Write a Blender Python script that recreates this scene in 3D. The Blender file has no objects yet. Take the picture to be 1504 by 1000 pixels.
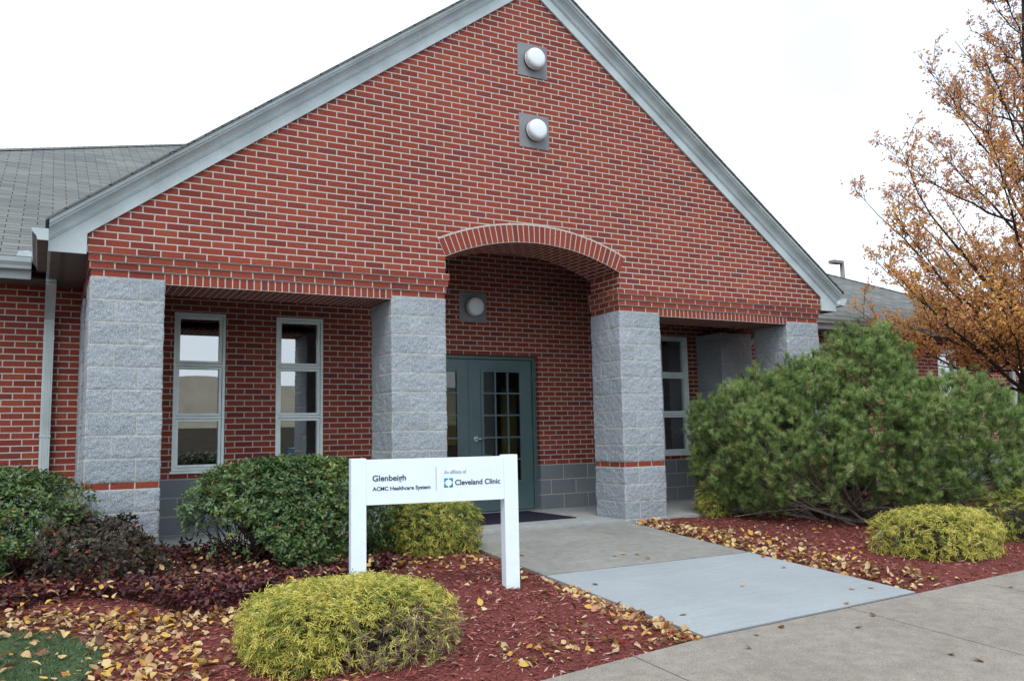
import bpy, bmesh, math, random
import numpy as np
from mathutils import Vector, Matrix

# ------------------------------------------------------------------ camera, sky, sun, exposure
S = bpy.context.scene
COL = S.collection
RAD = math.radians
cam = bpy.data.cameras.new('camera')
cam.sensor_width = 36.0
cam.lens = 1247.1 / 1504 * 36
cam.clip_start = 0.05
cam.clip_end = 2000
camo = bpy.data.objects.new('camera', cam)
COL.objects.link(camo)
RT = Vector((0.874, -0.485, -0.021)); UPV = Vector((-0.037, -0.109, 0.993)); FW = Vector((0.484, 0.868, 0.113))
FW.normalize(); RT = (RT - RT.dot(FW) * FW).normalized(); UPV = RT.cross(FW)
M = Matrix((RT, UPV, -FW)).transposed().to_4x4()
M.translation = Vector((-0.362, -8.33, 0.999))
camo.matrix_world = M
S.camera = camo
S.view_settings.view_transform = 'Standard'
S.view_settings.look = 'None'
S.view_settings.gamma = 1.0
S.view_settings.exposure = 0.86
SUN_EL, SUN_AZ = RAD(56), RAD(212)      # azimuth measured clockwise from +Y
W = bpy.data.worlds.new('World'); S.world = W; W.use_nodes = True
wn = W.node_tree.nodes; wl = W.node_tree.links
bg = wn['Background']
sky = wn.new('ShaderNodeTexSky'); sky.sky_type = 'NISHITA'; sky.sun_disc = False
sky.sun_elevation = SUN_EL; sky.sun_rotation = SUN_AZ
sky.air_density = 1.0; sky.dust_density = 2.0; sky.ozone_density = 1.0
# thin high overcast: most of the sky is covered by an even white veil, opening a little to blue
tc = wn.new('ShaderNodeTexCoord'); cn = wn.new('ShaderNodeTexNoise'); cn.inputs['Scale'].default_value = 2.2; cn.inputs['Detail'].default_value = 5
wl.new(tc.outputs['Generated'], cn.inputs['Vector'])
cr = wn.new('ShaderNodeValToRGB'); cr.color_ramp.elements[0].position = 0.34; cr.color_ramp.elements[0].color = (0.62,) * 3 + (1,)
cr.color_ramp.elements[1].position = 0.6; cr.color_ramp.elements[1].color = (0.97,) * 3 + (1,)
wl.new(cn.outputs['Fac'], cr.inputs['Fac'])
mx = wn.new('ShaderNodeMixRGB'); mx.inputs['Color2'].default_value = (6.5, 7.15, 7.8, 1)
# a clearer patch of sky high on the right
dp = wn.new('ShaderNodeVectorMath'); dp.operation = 'DOT_PRODUCT'; dp.inputs[1].default_value = (0.773, 0.476, 0.419)
wl.new(tc.outputs['Generated'], dp.inputs[0])
mr = wn.new('ShaderNodeMapRange'); mr.interpolation_type = 'SMOOTHSTEP'; mr.inputs['From Min'].default_value = 0.955; mr.inputs['From Max'].default_value = 1.0
mr.inputs['To Min'].default_value = 1.0; mr.inputs['To Max'].default_value = 0.84
wl.new(dp.outputs['Value'], mr.inputs['Value'])
mm_ = wn.new('ShaderNodeMath'); mm_.operation = 'MULTIPLY'; wl.new(cr.outputs['Color'], mm_.inputs[0]); wl.new(mr.outputs[0], mm_.inputs[1])
wl.new(mm_.outputs[0], mx.inputs['Fac']); wl.new(sky.outputs['Color'], mx.inputs['Color1'])
wl.new(mx.outputs['Color'], bg.inputs['Color']); bg.inputs['Strength'].default_value = 0.13
sl = bpy.data.lights.new('sun', 'SUN'); sl.energy = 1.0; sl.angle = RAD(25); sl.color = (1.0, 0.97, 0.93)
so = bpy.data.objects.new('sun', sl); COL.objects.link(so)
sd = Vector((math.sin(SUN_AZ) * math.cos(SUN_EL), math.cos(SUN_AZ) * math.cos(SUN_EL), math.sin(SUN_EL)))
so.rotation_euler = sd.to_track_quat('Z', 'Y').to_euler()

rng = np.random.default_rng(7)
random.seed(7)
I = 0.0254

# ------------------------------------------------------------------ materials
class NT:
    def __init__(s, name):
        s.m = bpy.data.materials.new(name); s.m.use_nodes = True
        s.t = s.m.node_tree; s.t.nodes.clear()
        s.out = s.t.nodes.new('ShaderNodeOutputMaterial')
    def n(s, typ, props=None, **ins):
        nd = s.t.nodes.new('ShaderNode' + typ)
        for k, v in (props or {}).items(): setattr(nd, k, v)
        for k, v in ins.items():
            k2 = int(k[1:]) if k[0] == '_' else k.replace('_', ' ')
            s.set(nd.inputs[k2], v)
        return nd
    def set(s, sock, v):
        if isinstance(v, bpy.types.NodeSocket): s.t.links.new(v, sock)
        elif isinstance(v, bpy.types.Node): s.t.links.new(v.outputs[0], sock)
        else:
            if isinstance(v, tuple) and len(v) == 3 and sock.type == 'RGBA': v = v + (1,)
            sock.default_value = v
    def math(s, op, a, b=None, c=None):
        nd = s.t.nodes.new('ShaderNodeMath'); nd.operation = op
        for i, v in enumerate((a, b, c)):
            if v is not None: s.set(nd.inputs[i], v)
        return nd.outputs[0]
    def ramp(s, fac, stops, interp='LINEAR'):
        nd = s.t.nodes.new('ShaderNodeValToRGB'); r = nd.color_ramp; r.interpolation = interp
        while len(r.elements) < len(stops): r.elements.new(0.5)
        for e, (p, c) in zip(r.elements, stops): e.position = p; e.color = tuple(c) + (1,) if len(c) == 3 else c
        s.set(nd.inputs[0], fac); return nd.outputs[0]
    def mix(s, f, a, b, mode='MIX'):
        nd = s.t.nodes.new('ShaderNodeMixRGB'); nd.blend_type = mode
        s.set(nd.inputs[0], f); s.set(nd.inputs[1], a); s.set(nd.inputs[2], b); return nd.outputs[0]
    def noise(s, vec, scale, detail=3, rough=0.55):
        nd = s.n('TexNoise', None, Scale=scale, Detail=detail, Roughness=rough)
        if vec is not None: s.set(nd.inputs['Vector'], vec)
        return nd
    def bsdf(s, color, rough=0.8, bump=None, dist=0.002, strength=1.0, spec=0.3, metal=0.0):
        b = s.n('BsdfPrincipled'); s.set(b.inputs['Base Color'], color); s.set(b.inputs['Roughness'], rough)
        b.inputs['Specular IOR Level'].default_value = spec; b.inputs['Metallic'].default_value = metal
        if bump is not None:
            bp = s.n('Bump', None, Strength=strength, Distance=dist, Height=bump)
            s.set(b.inputs['Normal'], bp.outputs[0])
        s.t.links.new(b.outputs[0], s.out.inputs[0]); return b

def plain(name, col, rough=0.5, spec=0.4, metal=0.0, var=0.08, scale=6.0):
    t = NT(name); g = t.n('NewGeometry')
    nz = t.noise(g.outputs['Position'], scale, 4)
    dk = tuple(c * (1 - var * 2) for c in col); lt = tuple(min(1, c * (1 + var)) for c in col)
    c = t.ramp(nz.outputs['Fac'], [(0.3, dk), (0.62, lt)])
    t.bsdf(c, rough, None, spec=spec, metal=metal); return t.m

def masonry(name, w, h, joint, cols, mortar, off=(0.0, 0.0), shift=0.5, rough=0.85, grain=0.3, gscale=60,
            bumpd=0.004, speck=None, stain=0.15, groove=1.0):
    """brick / block / shingle pattern on metric UVs"""
    t = NT(name)
    uv = t.n('UVMap'); sp = t.n('SeparateXYZ', None, Vector=uv.outputs[0])
    wob = t.noise(uv.outputs[0], 22, 2)
    wv = t.math('MULTIPLY', t.math('SUBTRACT', wob.outputs['Fac'], 0.5), joint * 0.32)
    u = t.math('ADD', t.math('ADD', sp.outputs[0], off[0] + 400 * w), wv)
    v = t.math('ADD', t.math('ADD', sp.outputs[1], off[1] + 400 * h), wv)
    rv = t.math('DIVIDE', v, h); row = t.math('FLOOR', rv)
    sh = t.math('MULTIPLY', t.math('MODULO', row, 2.0), shift)
    ru = t.math('ADD', t.math('DIVIDE', u, w), sh); colm = t.math('FLOOR', ru)
    fu = t.math('MULTIPLY', t.math('FRACT', ru), w); fv = t.math('MULTIPLY', t.math('FRACT', rv), h)
    du = t.math('MINIMUM', fu, t.math('SUBTRACT', w, fu)); dv = t.math('MINIMUM', fv, t.math('SUBTRACT', h, fv))
    d = t.math('MINIMUM', du, dv)
    mk = t.n('MapRange', {'interpolation_type': 'SMOOTHSTEP'}, Value=d)
    mk.inputs['From Min'].default_value = joint / 2 - 0.0016; mk.inputs['From Max'].default_value = joint / 2 + 0.0016
    mask = mk.outputs[0]
    cv = t.n('CombineXYZ', None, X=colm, Y=row)
    wn_ = t.n('TexWhiteNoise', {'noise_dimensions': '2D'}, Vector=cv.outputs[0])
    n = len(cols); c = t.ramp(wn_.outputs['Value'], cols, 'CONSTANT')
    gr = t.noise(uv.outputs[0], gscale, 4, 0.7)
    c = t.mix(grain, c, t.ramp(gr.outputs['Fac'], [(0.3, (0.25, 0.25, 0.25)), (0.7, (0.8, 0.8, 0.8))]), 'OVERLAY')
    if speck:
        sn = t.noise(uv.outputs[0], speck[0], 2, 0.8)
        c = t.mix(t.ramp(sn.outputs['Fac'], [(0.52, (0, 0, 0)), (0.62, (1, 1, 1))]), c, speck[1])
        sn2 = t.noise(uv.outputs[0], speck[0] * 1.37, 2, 0.8)
        c = t.mix(t.ramp(sn2.outputs['Fac'], [(0.36, (1, 1, 1)), (0.45, (0, 0, 0))]), c, speck[2])
    st = t.noise(uv.outputs[0], 0.9, 4, 0.6)
    c = t.mix(stain, c, t.ramp(st.outputs['Fac'], [(0.3, (0.2, 0.2, 0.2)), (0.7, (0.75, 0.75, 0.75))]), 'OVERLAY')
    mg = t.noise(uv.outputs[0], 30, 3)
    mc = t.mix(t.math('MULTIPLY', mg.outputs['Fac'], 0.5), mortar, tuple(x * 0.6 for x in mortar))
    c = t.mix(mask, mc, c)
    hgt = t.math('ADD', t.math('MULTIPLY', mask, groove), t.math('MULTIPLY', gr.outputs['Fac'], 0.28))
    t.bsdf(c, rough, hgt, bumpd, 0.9, 0.25)
    return t.m

BR = [(0.0, (0.178, 0.036, 0.026)), (0.08, (0.228, 0.045, 0.028)), (0.44, (0.25, 0.05, 0.030)), (0.76, (0.208, 0.041, 0.028)),
      (0.88, (0.168, 0.038, 0.032)), (0.94, (0.272, 0.06, 0.033))]
MORT = (0.52, 0.475, 0.43)
MAT = {}
MAT['brick'] = masonry('red_brick', 8 * I, 8 * I / 3, 0.0122, BR, MORT, grain=0.4, gscale=45, stain=0.24)
MAT['rowlock'] = masonry('rowlock_brick', 8 * I / 3, 0.1052, 0.0115, BR, MORT, off=(0, 0.0), shift=0.0)
MAT['archbrick'] = masonry('arch_brick', 0.0715, 0.206, 0.0115, BR, MORT, shift=0.0)
MAT['block'] = masonry('split_face_block', 16 * I, 8 * I, 0.011, [(0, (0.25, 0.285, 0.315)), (0.35, (0.285, 0.318, 0.35)), (0.7, (0.265, 0.297, 0.328))],
                       (0.44, 0.44, 0.405), grain=0.85, gscale=62, bumpd=0.012, speck=(125, (0.56, 0.60, 0.64), (0.075, 0.085, 0.10)), stain=0.3, groove=0.12)
MAT['darkblock'] = masonry('dark_block', 16 * I, 8 * I, 0.011, [(0, (0.165, 0.19, 0.21)), (0.4, (0.20, 0.222, 0.24)), (0.75, (0.18, 0.205, 0.22))],
                           (0.46, 0.46, 0.43), grain=0.45, gscale=90, bumpd=0.003, speck=(240, (0.2, 0.22, 0.24), (0.08, 0.09, 0.1)), stain=0.3)
MAT['plateblock'] = masonry('plate_block', 8 * I, 8 * I, 0.004, [(0, (0.19, 0.2, 0.215)), (0.5, (0.22, 0.23, 0.24))],
                            (0.27, 0.27, 0.26), shift=0.0, grain=0.45, gscale=110, bumpd=0.002, speck=(230, (0.33, 0.34, 0.36), (0.1, 0.1, 0.11)), stain=0.2)
MAT['shingle'] = masonry('asphalt_shingle', 12 * I, 5 * I, 0.009, [(0, (0.125, 0.135, 0.132)), (0.3, (0.145, 0.152, 0.146)), (0.6, (0.108, 0.12, 0.12)), (0.85, (0.16, 0.162, 0.152))],
                         (0.018, 0.02, 0.022), grain=0.6, gscale=70, bumpd=0.006, stain=0.25)
MAT['trim'] = plain('grey_trim_paint', (0.45, 0.515, 0.53), 0.5, 0.35, var=0.1, scale=2.5)
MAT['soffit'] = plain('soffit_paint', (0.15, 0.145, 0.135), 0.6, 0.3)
MAT['gutter'] = plain('gutter_paint', (0.44, 0.51, 0.52), 0.4, 0.45, var=0.08, scale=3)
MAT['frame'] = plain('window_frame_paint', (0.82, 0.91, 0.9), 0.35, 0.45, var=0.05)
MAT['door'] = plain('teal_door_paint', (0.082, 0.135, 0.14), 0.35, 0.45, var=0.06, scale=3)
MAT['metal'] = plain('brushed_metal', (0.55, 0.56, 0.58), 0.3, 0.5, metal=0.9)
MAT['dark'] = plain('dark_metal', (0.03, 0.032, 0.035), 0.5)
MAT['lens'] = plain('white_lamp_lens', (0.72, 0.77, 0.8), 0.35, 0.5, var=0.03)
MAT['sign'] = plain('white_sign_paint', (0.76, 0.87, 0.96), 0.4, 0.4, var=0.02)
MAT['ink'] = plain('dark_lettering', (0.03, 0.045, 0.07), 0.6)
MAT['greyink'] = plain('grey_lettering', (0.22, 0.25, 0.29), 0.6)
MAT['blue'] = plain('blue_emblem', (0.0, 0.24, 0.6), 0.5, var=0.02)
MAT['teal'] = plain('teal_emblem', (0.0, 0.27, 0.4), 0.5, var=0.02)
MAT['green'] = plain('green_emblem', (0.0, 0.24, 0.17), 0.5, var=0.02)
MAT['mat'] = plain('doormat_rubber', (0.022, 0.02, 0.035), 0.95, 0.1, var=0.2, scale=60)
MAT['blind'] = plain('blind_slats', (0.07, 0.065, 0.055), 0.6)
MAT['room'] = plain('room_wall', (0.12, 0.1, 0.075), 0.9)
MAT['wood'] = plain('room_wood', (0.3, 0.2, 0.08), 0.6)
MAT['tan'] = plain('tan_panel', (0.66, 0.57, 0.43), 0.8, scale=0.4)
MAT['cream'] = plain('cream_panel', (0.7, 0.63, 0.44), 0.8, scale=0.4)
MAT['carpaint'] = plain('blue_car_paint', (0.05, 0.12, 0.2), 0.25, 0.6)
MAT['tyre'] = plain('tyre_rubber', (0.02, 0.02, 0.02), 0.8)
MAT['pole'] = plain('lamp_pole_paint', (0.2, 0.18, 0.17), 0.5)

def glass_mat(name, tint=(0.6, 0.63, 0.62), base=0.13):
    t = NT(name)
    tr = t.n('BsdfTransparent', None, Color=tint); gl = t.n('BsdfGlossy', None, Color=(0.95, 0.97, 1.0), Roughness=0.0)
    lw = t.n('LayerWeight', None, Blend=0.35)
    f = t.math('ADD', t.math('MULTIPLY', lw.outputs['Fresnel'], 0.9), base)
    mxs = t.n('MixShader', None, _0=f); t.t.links.new(tr.outputs[0], mxs.inputs[1]); t.t.links.new(gl.outputs[0], mxs.inputs[2])
    t.t.links.new(mxs.outputs[0], t.out.inputs[0]); return t.m
MAT['glass'] = glass_mat('window_glass', (0.5, 0.53, 0.52), 0.36)
MAT['doorglass'] = glass_mat('door_glass', (0.75, 0.75, 0.72), 0.05)

def concrete(name, a, b, agg, stain, sc=1.0, broom=(1, 1, 1)):
    t = NT(name); g = t.n('NewGeometry'); p = g.outputs['Position']
    mpb = t.n('Mapping', None, Vector=p); mpb.inputs['Scale'].default_value = broom
    big = t.noise(p, 0.9 * sc, 5, 0.6); mid = t.noise(mpb.outputs[0], 9, 5, 0.65); fine = t.noise(p, 240, 2, 0.7)
    c = t.ramp(big.outputs['Fac'], [(0.3, a), (0.68, b)])
    c = t.mix(stain, c, t.ramp(mid.outputs['Fac'], [(0.3, (0.25,) * 3), (0.7, (0.72,) * 3)]), 'OVERLAY')
    c = t.mix(agg, c, t.ramp(fine.outputs['Fac'], [(0.3, (0.08,) * 3), (0.7, (0.92,) * 3)]), 'OVERLAY')
    h = t.math('ADD', fine.outputs['Fac'], mid.outputs['Fac'])
    t.bsdf(c, 0.85, h, 0.0015, 0.6, 0.25); return t.m
MAT['walk_old'] = concrete('old_concrete', (0.2, 0.2, 0.182), (0.265, 0.265, 0.245), 0.35, 0.35)
MAT['walk_new'] = concrete('new_concrete', (0.265, 0.295, 0.31), (0.315, 0.348, 0.362), 0.3, 0.16, 0.8, (0.35, 4.0, 1))
MAT['sidewalk'] = concrete('aggregate_concrete', (0.205, 0.185, 0.156), (0.26, 0.236, 0.202), 0.9, 0.35)
MAT['slab'] = concrete('slab_concrete', (0.27, 0.285, 0.285), (0.36, 0.375, 0.37), 0.2, 0.3)
MAT['asphalt'] = concrete('asphalt', (0.045, 0.045, 0.047), (0.065, 0.065, 0.066), 0.4, 0.3)

def mulch_mat():
    t = NT('red_mulch'); g = t.n('NewGeometry'); p = g.outputs['Position']
    mp = t.n('Mapping', None, Vector=p); mp.inputs['Scale'].default_value = (1, 2.2, 1); mp.inputs['Rotation'].default_value = (0, 0, 0.6)
    a = t.noise(mp.outputs[0], 55, 4, 0.7); b = t.noise(p, 1.4, 4); v = t.n('TexVoronoi', None, Scale=70.0, Vector=mp.outputs[0])
    c = t.ramp(a.outputs['Fac'], [(0.28, (0.03, 0.011, 0.01)), (0.46, (0.165, 0.042, 0.035)), (0.6, (0.26, 0.072, 0.06)), (0.76, (0.4, 0.16, 0.14))])
    c = t.mix(0.35, c, t.ramp(b.outputs['Fac'], [(0.3, (0.3,) * 3), (0.7, (0.68,) * 3)]), 'OVERLAY')
    t.bsdf(c, 0.9, t.math('ADD', a.outputs['Fac'], v.outputs[0]), 0.012, 1.0, 0.2); return t.m
MAT['mulch'] = mulch_mat()

def leafmat(name, stops, rough=0.5, trans=0.25, spec=0.3, interp='LINEAR'):
    t = NT(name); at = t.n('Attribute', {'attribute_name': 'rnd'})
    c = t.ramp(at.outputs['Fac'], stops, interp)
    b = t.bsdf(c, rough, None, spec=spec)
    tl = t.n('BsdfTranslucent'); t.set(tl.inputs[0], c)
    ms = t.n('MixShader', None, _0=trans); t.t.links.new(b.outputs[0], ms.inputs[1]); t.t.links.new(tl.outputs[0], ms.inputs[2])
    t.t.links.new(ms.outputs[0], t.out.inputs[0]); return t.m
MAT['azalea'] = leafmat('shrub_leaf', [(0, (0.028, 0.06, 0.022)), (0.35, (0.06, 0.12, 0.036)), (0.65, (0.11, 0.18, 0.052)), (0.88, (0.22, 0.26, 0.06)), (0.95, (0.19, 0.17, 0.03)), (0.985, (0.3, 0.08, 0.03))], 0.38, 0.2, 0.45)
MAT['brownleaf'] = leafmat('brown_leaf', [(0, (0.018, 0.013, 0.012)), (0.5, (0.055, 0.038, 0.027)), (0.72, (0.075, 0.075, 0.035)), (0.86, (0.075, 0.034, 0.017)), (0.95, (0.2, 0.07, 0.02)), (0.99, (0.3, 0.03, 0.03))], 0.5, 0.2)
MAT['maroonleaf'] = leafmat('maroon_leaf', [(0, (0.03, 0.012, 0.015)), (0.4, (0.095, 0.027, 0.032)), (0.72, (0.18, 0.05, 0.048)), (0.87, (0.065, 0.07, 0.04)), (0.94, (0.19, 0.055, 0.02)), (0.98, (0.33, 0.035, 0.025))], 0.42, 0.2, 0.4)
MAT['cypress'] = leafmat('golden_cypress_leaf', [(0, (0.08, 0.13, 0.03)), (0.3, (0.24, 0.28, 0.05)), (0.6, (0.53, 0.465, 0.085)), (0.86, (0.74, 0.65, 0.185)), (0.95, (0.2, 0.26, 0.05)), (1, (0.23, 0.165, 0.12))], 0.6, 0.25)
MAT['needle'] = leafmat('pine_needle', [(0, (0.06, 0.115, 0.036)), (0.45, (0.225, 0.325, 0.1)), (0.8, (0.37, 0.48, 0.17)), (0.94, (0.5, 0.58, 0.3)), (1, (0.3, 0.14, 0.06))], 0.5, 0.2)
MAT['bud'] = plain('pine_bud', (0.5, 0.47, 0.36), 0.7)
MAT['pearleaf'] = leafmat('orange_leaf', [(0, (0.5, 0.25, 0.2)), (0.25, (0.7, 0.34, 0.19)), (0.55, (0.82, 0.48, 0.14)), (0.82, (0.85, 0.6, 0.14)), (0.9, (0.55, 0.14, 0.08)), (0.97, (0.45, 0.09, 0.09))], 0.5, 0.4)
MAT['litter'] = leafmat('fallen_leaf', [(0, (0.09, 0.045, 0.03)), (0.2, (0.24, 0.125, 0.065)), (0.38, (0.46, 0.31, 0.15)), (0.54, (0.6, 0.47, 0.26)), (0.68, (0.58, 0.37, 0.07)), (0.78, (0.48, 0.22, 0.05)), (0.88, (0.62, 0.53, 0.33)), (0.96, (0.34, 0.06, 0.035))], 0.6, 0.15)
MAT['chip'] = leafmat('mulch_chip', [(0, (0.04, 0.013, 0.012)), (0.35, (0.165, 0.042, 0.036)), (0.7, (0.28, 0.08, 0.067)), (0.9, (0.42, 0.18, 0.155)), (1, (0.5, 0.34, 0.29))], 0.85, 0.0)
MAT['grass'] = leafmat('grass_blade', [(0, (0.045, 0.095, 0.045)), (0.5, (0.09, 0.16, 0.075)), (0.85, (0.16, 0.22, 0.1)), (1, (0.2, 0.18, 0.08))], 0.5, 0.25)
def bark(name, a, b):
    t = NT(name); g = t.n('NewGeometry'); mp = t.n('Mapping', None, Vector=g.outputs['Position']); mp.inputs['Scale'].default_value = (1, 1, 0.25)
    nz = t.noise(mp.outputs[0], 45, 5, 0.7); c = t.ramp(nz.outputs['Fac'], [(0.3, a), (0.7, b)])
    t.bsdf(c, 0.9, nz.outputs['Fac'], 0.01, 1.0, 0.15); return t.m
MAT['bark'] = bark('tree_bark', (0.022, 0.018, 0.016), (0.075, 0.062, 0.053))
MAT['twig'] = bark('grey_twig', (0.1, 0.08, 0.065), (0.3, 0.25, 0.21))
MAT['darktwig'] = bark('dark_twig', (0.03, 0.022, 0.018), (0.1, 0.075, 0.06))
MAT['lawn'] = plain('lawn_soil', (0.05, 0.075, 0.035), 0.95, 0.1, var=0.2, scale=20)

# ------------------------------------------------------------------ object helpers
def empty(name, loc, label, cat, group=None):
    o = bpy.data.objects.new(name, None); COL.objects.link(o); o.location = loc
    o.empty_display_size = 0.1
    o['label'] = label; o['category'] = cat
    if group: o['group'] = group
    return o
def tag(o, label=None, cat=None, group=None, kind=None):
    if label: o['label'] = label
    if cat: o['category'] = cat
    if group: o['group'] = group
    if kind: o['kind'] = kind
    return o
def root_loc(o):
    p = Vector((0, 0, 0))
    while o is not None: p += o.location; o = o.parent
    return p
class MB:
    """collects faces in world metres and links them as one mesh; UVs are metric box projections unless given"""
    def __init__(s): s.v = []; s.f = []; s.uv = []; s.sm = []
    def face(s, pts, uvs=None, smooth=False):
        pts = [Vector(p) for p in pts]; b = len(s.v); s.v += pts; s.f.append(list(range(b, b + len(pts)))); s.sm.append(smooth)
        if uvs is None:
            n = Vector((0, 0, 0))
            for i in range(len(pts)):
                a, c = pts[i], pts[(i + 1) % len(pts)]
                n += Vector(((a.y - c.y) * (a.z + c.z), (a.z - c.z) * (a.x + c.x), (a.x - c.x) * (a.y + c.y)))
            ax = max(range(3), key=lambda i: abs(n[i]))
            uvs = [((p.y, p.z), (p.x, p.z), (p.x, p.y))[ax] for p in pts]
        s.uv.append(uvs)
    def box(s, x0, x1, y0, y1, z0, z1, skip=''):
        A = [(x0, y0, z0), (x1, y0, z0), (x1, y1, z0), (x0, y1, z0), (x0, y0, z1), (x1, y0, z1), (x1, y1, z1), (x0, y1, z1)]
        for k, idx in (('f', (0, 1, 5, 4)), ('r', (1, 2, 6, 5)), ('b', (2, 3, 7, 6)), ('l', (3, 0, 4, 7)), ('t', (4, 5, 6, 7)), ('d', (3, 2, 1, 0))):
            if k not in skip: s.face([A[i] for i in idx])
    def prism(s, poly, y0, y1, axis='y'):
        """poly in (x,z), extruded along y; front face y0"""
        P = lambda p, y: (p[0], y, p[1])
        if axis == 'x': P = lambda p, y: (y, p[0], p[1])
        s.face([P(p, y0) for p in poly]); s.face([P(p, y1) for p in reversed(poly)])
        n = len(poly)
        for i in range(n):
            a, b = poly[i], poly[(i + 1) % n]; s.face([P(b, y0), P(a, y0), P(a, y1), P(b, y1)])
    def tube(s, pts, rad, n=8, cap=True, smooth=True):
        pts = [Vector(p) for p in pts]; rings = []
        if not hasattr(rad, '__len__'): rad = [rad] * len(pts)
        prev = None
        for i, p in enumerate(pts):
            d = (pts[min(i + 1, len(pts) - 1)] - pts[max(i - 1, 0)]).normalized()
            if prev is None:
                a = Vector((0, 0, 1)) if abs(d.z) < 0.9 else Vector((1, 0, 0)); u = d.cross(a).normalized()
            else:
                u = (prev - prev.dot(d) * d).normalized()
            prev = u; w = d.cross(u)
            rings.append([p + rad[i] * (math.cos(2 * math.pi * k / n) * u + math.sin(2 * math.pi * k / n) * w) for k in range(n)])
        for i in range(len(rings) - 1):
            for k in range(n):
                k2 = (k + 1) % n; s.face([rings[i][k], rings[i][k2], rings[i + 1][k2], rings[i + 1][k]], [(0, 0)] * 4, smooth)
        if cap: s.face(list(reversed(rings[0])), [(0, 0)] * n); s.face(rings[-1], [(0, 0)] * n)
    def build(s, name, mat, parent=None, bevel=0, merge=True):
        org = root_loc(parent) if parent else Vector((0, 0, 0))
        me = bpy.data.meshes.new(name)
        me.from_pydata([tuple(p - org) for p in s.v], [], s.f)
        ul = me.uv_layers.new(name='UVMap'); fl = [c for uv in s.uv for p in uv for c in p]
        ul.data.foreach_set('uv', fl); me.polygons.foreach_set('use_smooth', s.sm)
        me.materials.append(MAT[mat])
        if merge:
            bm = bmesh.new(); bm.from_mesh(me); bmesh.ops.remove_doubles(bm, verts=bm.verts, dist=1e-5)
            bmesh.ops.recalc_face_normals(bm, faces=bm.faces); bm.to_mesh(me); bm.free()
        o = bpy.data.objects.new(name, me); COL.objects.link(o); o.parent = parent
        if bevel:
            md = o.modifiers.new('bevel', 'BEVEL'); md.width = bevel; md.segments = 2; md.limit_method = 'ANGLE'; md.angle_limit = RAD(40)
        return o
def npmesh(name, mat, verts, faces, parent=None, rnd=None, smooth=False, uv=None):
    """verts (n,3) world, faces (m,k) same k"""
    org = np.array(root_loc(parent)) if parent else np.zeros(3)
    me = bpy.data.meshes.new(name); verts = np.asarray(verts, float) - org; faces = np.asarray(faces, np.int32)
    m, k = faces.shape
    me.vertices.add(len(verts)); me.vertices.foreach_set('co', verts.astype(np.float32).ravel())
    me.loops.add(m * k); me.loops.foreach_set('vertex_index', faces.ravel())
    me.polygons.add(m); me.polygons.foreach_set('loop_start', np.arange(0, m * k, k, dtype=np.int32))
    me.polygons.foreach_set('use_smooth', np.full(m, smooth))
    if rnd is not None:
        a = me.attributes.new('rnd', 'FLOAT', 'FACE'); a.data.foreach_set('value', np.asarray(rnd, np.float32))
    if uv is not None:
        ul = me.uv_layers.new(name='UVMap'); ul.data.foreach_set('uv', np.asarray(uv)[faces.ravel()].astype(np.float32).ravel())
    me.update(calc_edges=True); me.validate()
    me.materials.append(MAT[mat]); o = bpy.data.objects.new(name, me); COL.objects.link(o); o.parent = parent; return o
def nrm(a): return a / np.maximum(np.linalg.norm(a, axis=-1, keepdims=True), 1e-9)
def rdir(n): return nrm(rng.normal(size=(n, 3)))
def leaves(P, D, N, L, Wd, fold=0.15, curl=0.0, rnd_=False):
    """leaf blades: 5 verts / 4 tris, folded along the midrib. returns verts, faces"""
    n = len(P); D = nrm(D); Sx = nrm(np.cross(D, N)); Nn = np.cross(Sx, D)
    L = np.broadcast_to(L, (n,))[:, None]; Wd = np.broadcast_to(Wd, (n,))[:, None]; curl = np.broadcast_to(curl, (n,))[:, None]
    if rnd_:
        pt = lambda f, sw, z=0: P + D * L * f + Sx * Wd * sw + Nn * (fold * Wd * abs(sw) * 2 + curl * L * f * f)
        rows = [pt(0, 0), pt(.2, -.4), pt(.52, -.5), pt(.8, -.26), pt(1, 0), pt(.8, .26), pt(.52, .5), pt(.2, .4), pt(.5, 0)]
        V = np.stack(rows, 1).reshape(-1, 3); f = np.array([[k, (k + 1) % 8, 8] for k in range(8)])
        return V, (np.arange(n)[:, None, None] * 9 + f[None]).reshape(-1, 3), 8
    mid = P + D * L * 0.5 - Nn * (curl * L * 0.25)
    tip = P + D * L + Nn * (curl * L)
    le = P + D * L * 0.42 + Sx * Wd / 2 + Nn * fold * Wd; re = P + D * L * 0.42 - Sx * Wd / 2 + Nn * fold * Wd
    V = np.stack([P, re, tip, le, mid], 1).reshape(-1, 3)
    f = np.array([[0, 1, 4], [1, 2, 4], [2, 3, 4], [3, 0, 4]])
    F = (np.arange(n)[:, None, None] * 5 + f[None]).reshape(-1, 3)
    return V, F, 4
def gz(y): return np.interp(y, [-30, -8.3, -3.9, -1.9, 0, 10], [-1.2, -0.56, -0.30, -0.17, -0.03, -0.03])
def gzf(y): return float(gz(y))

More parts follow.
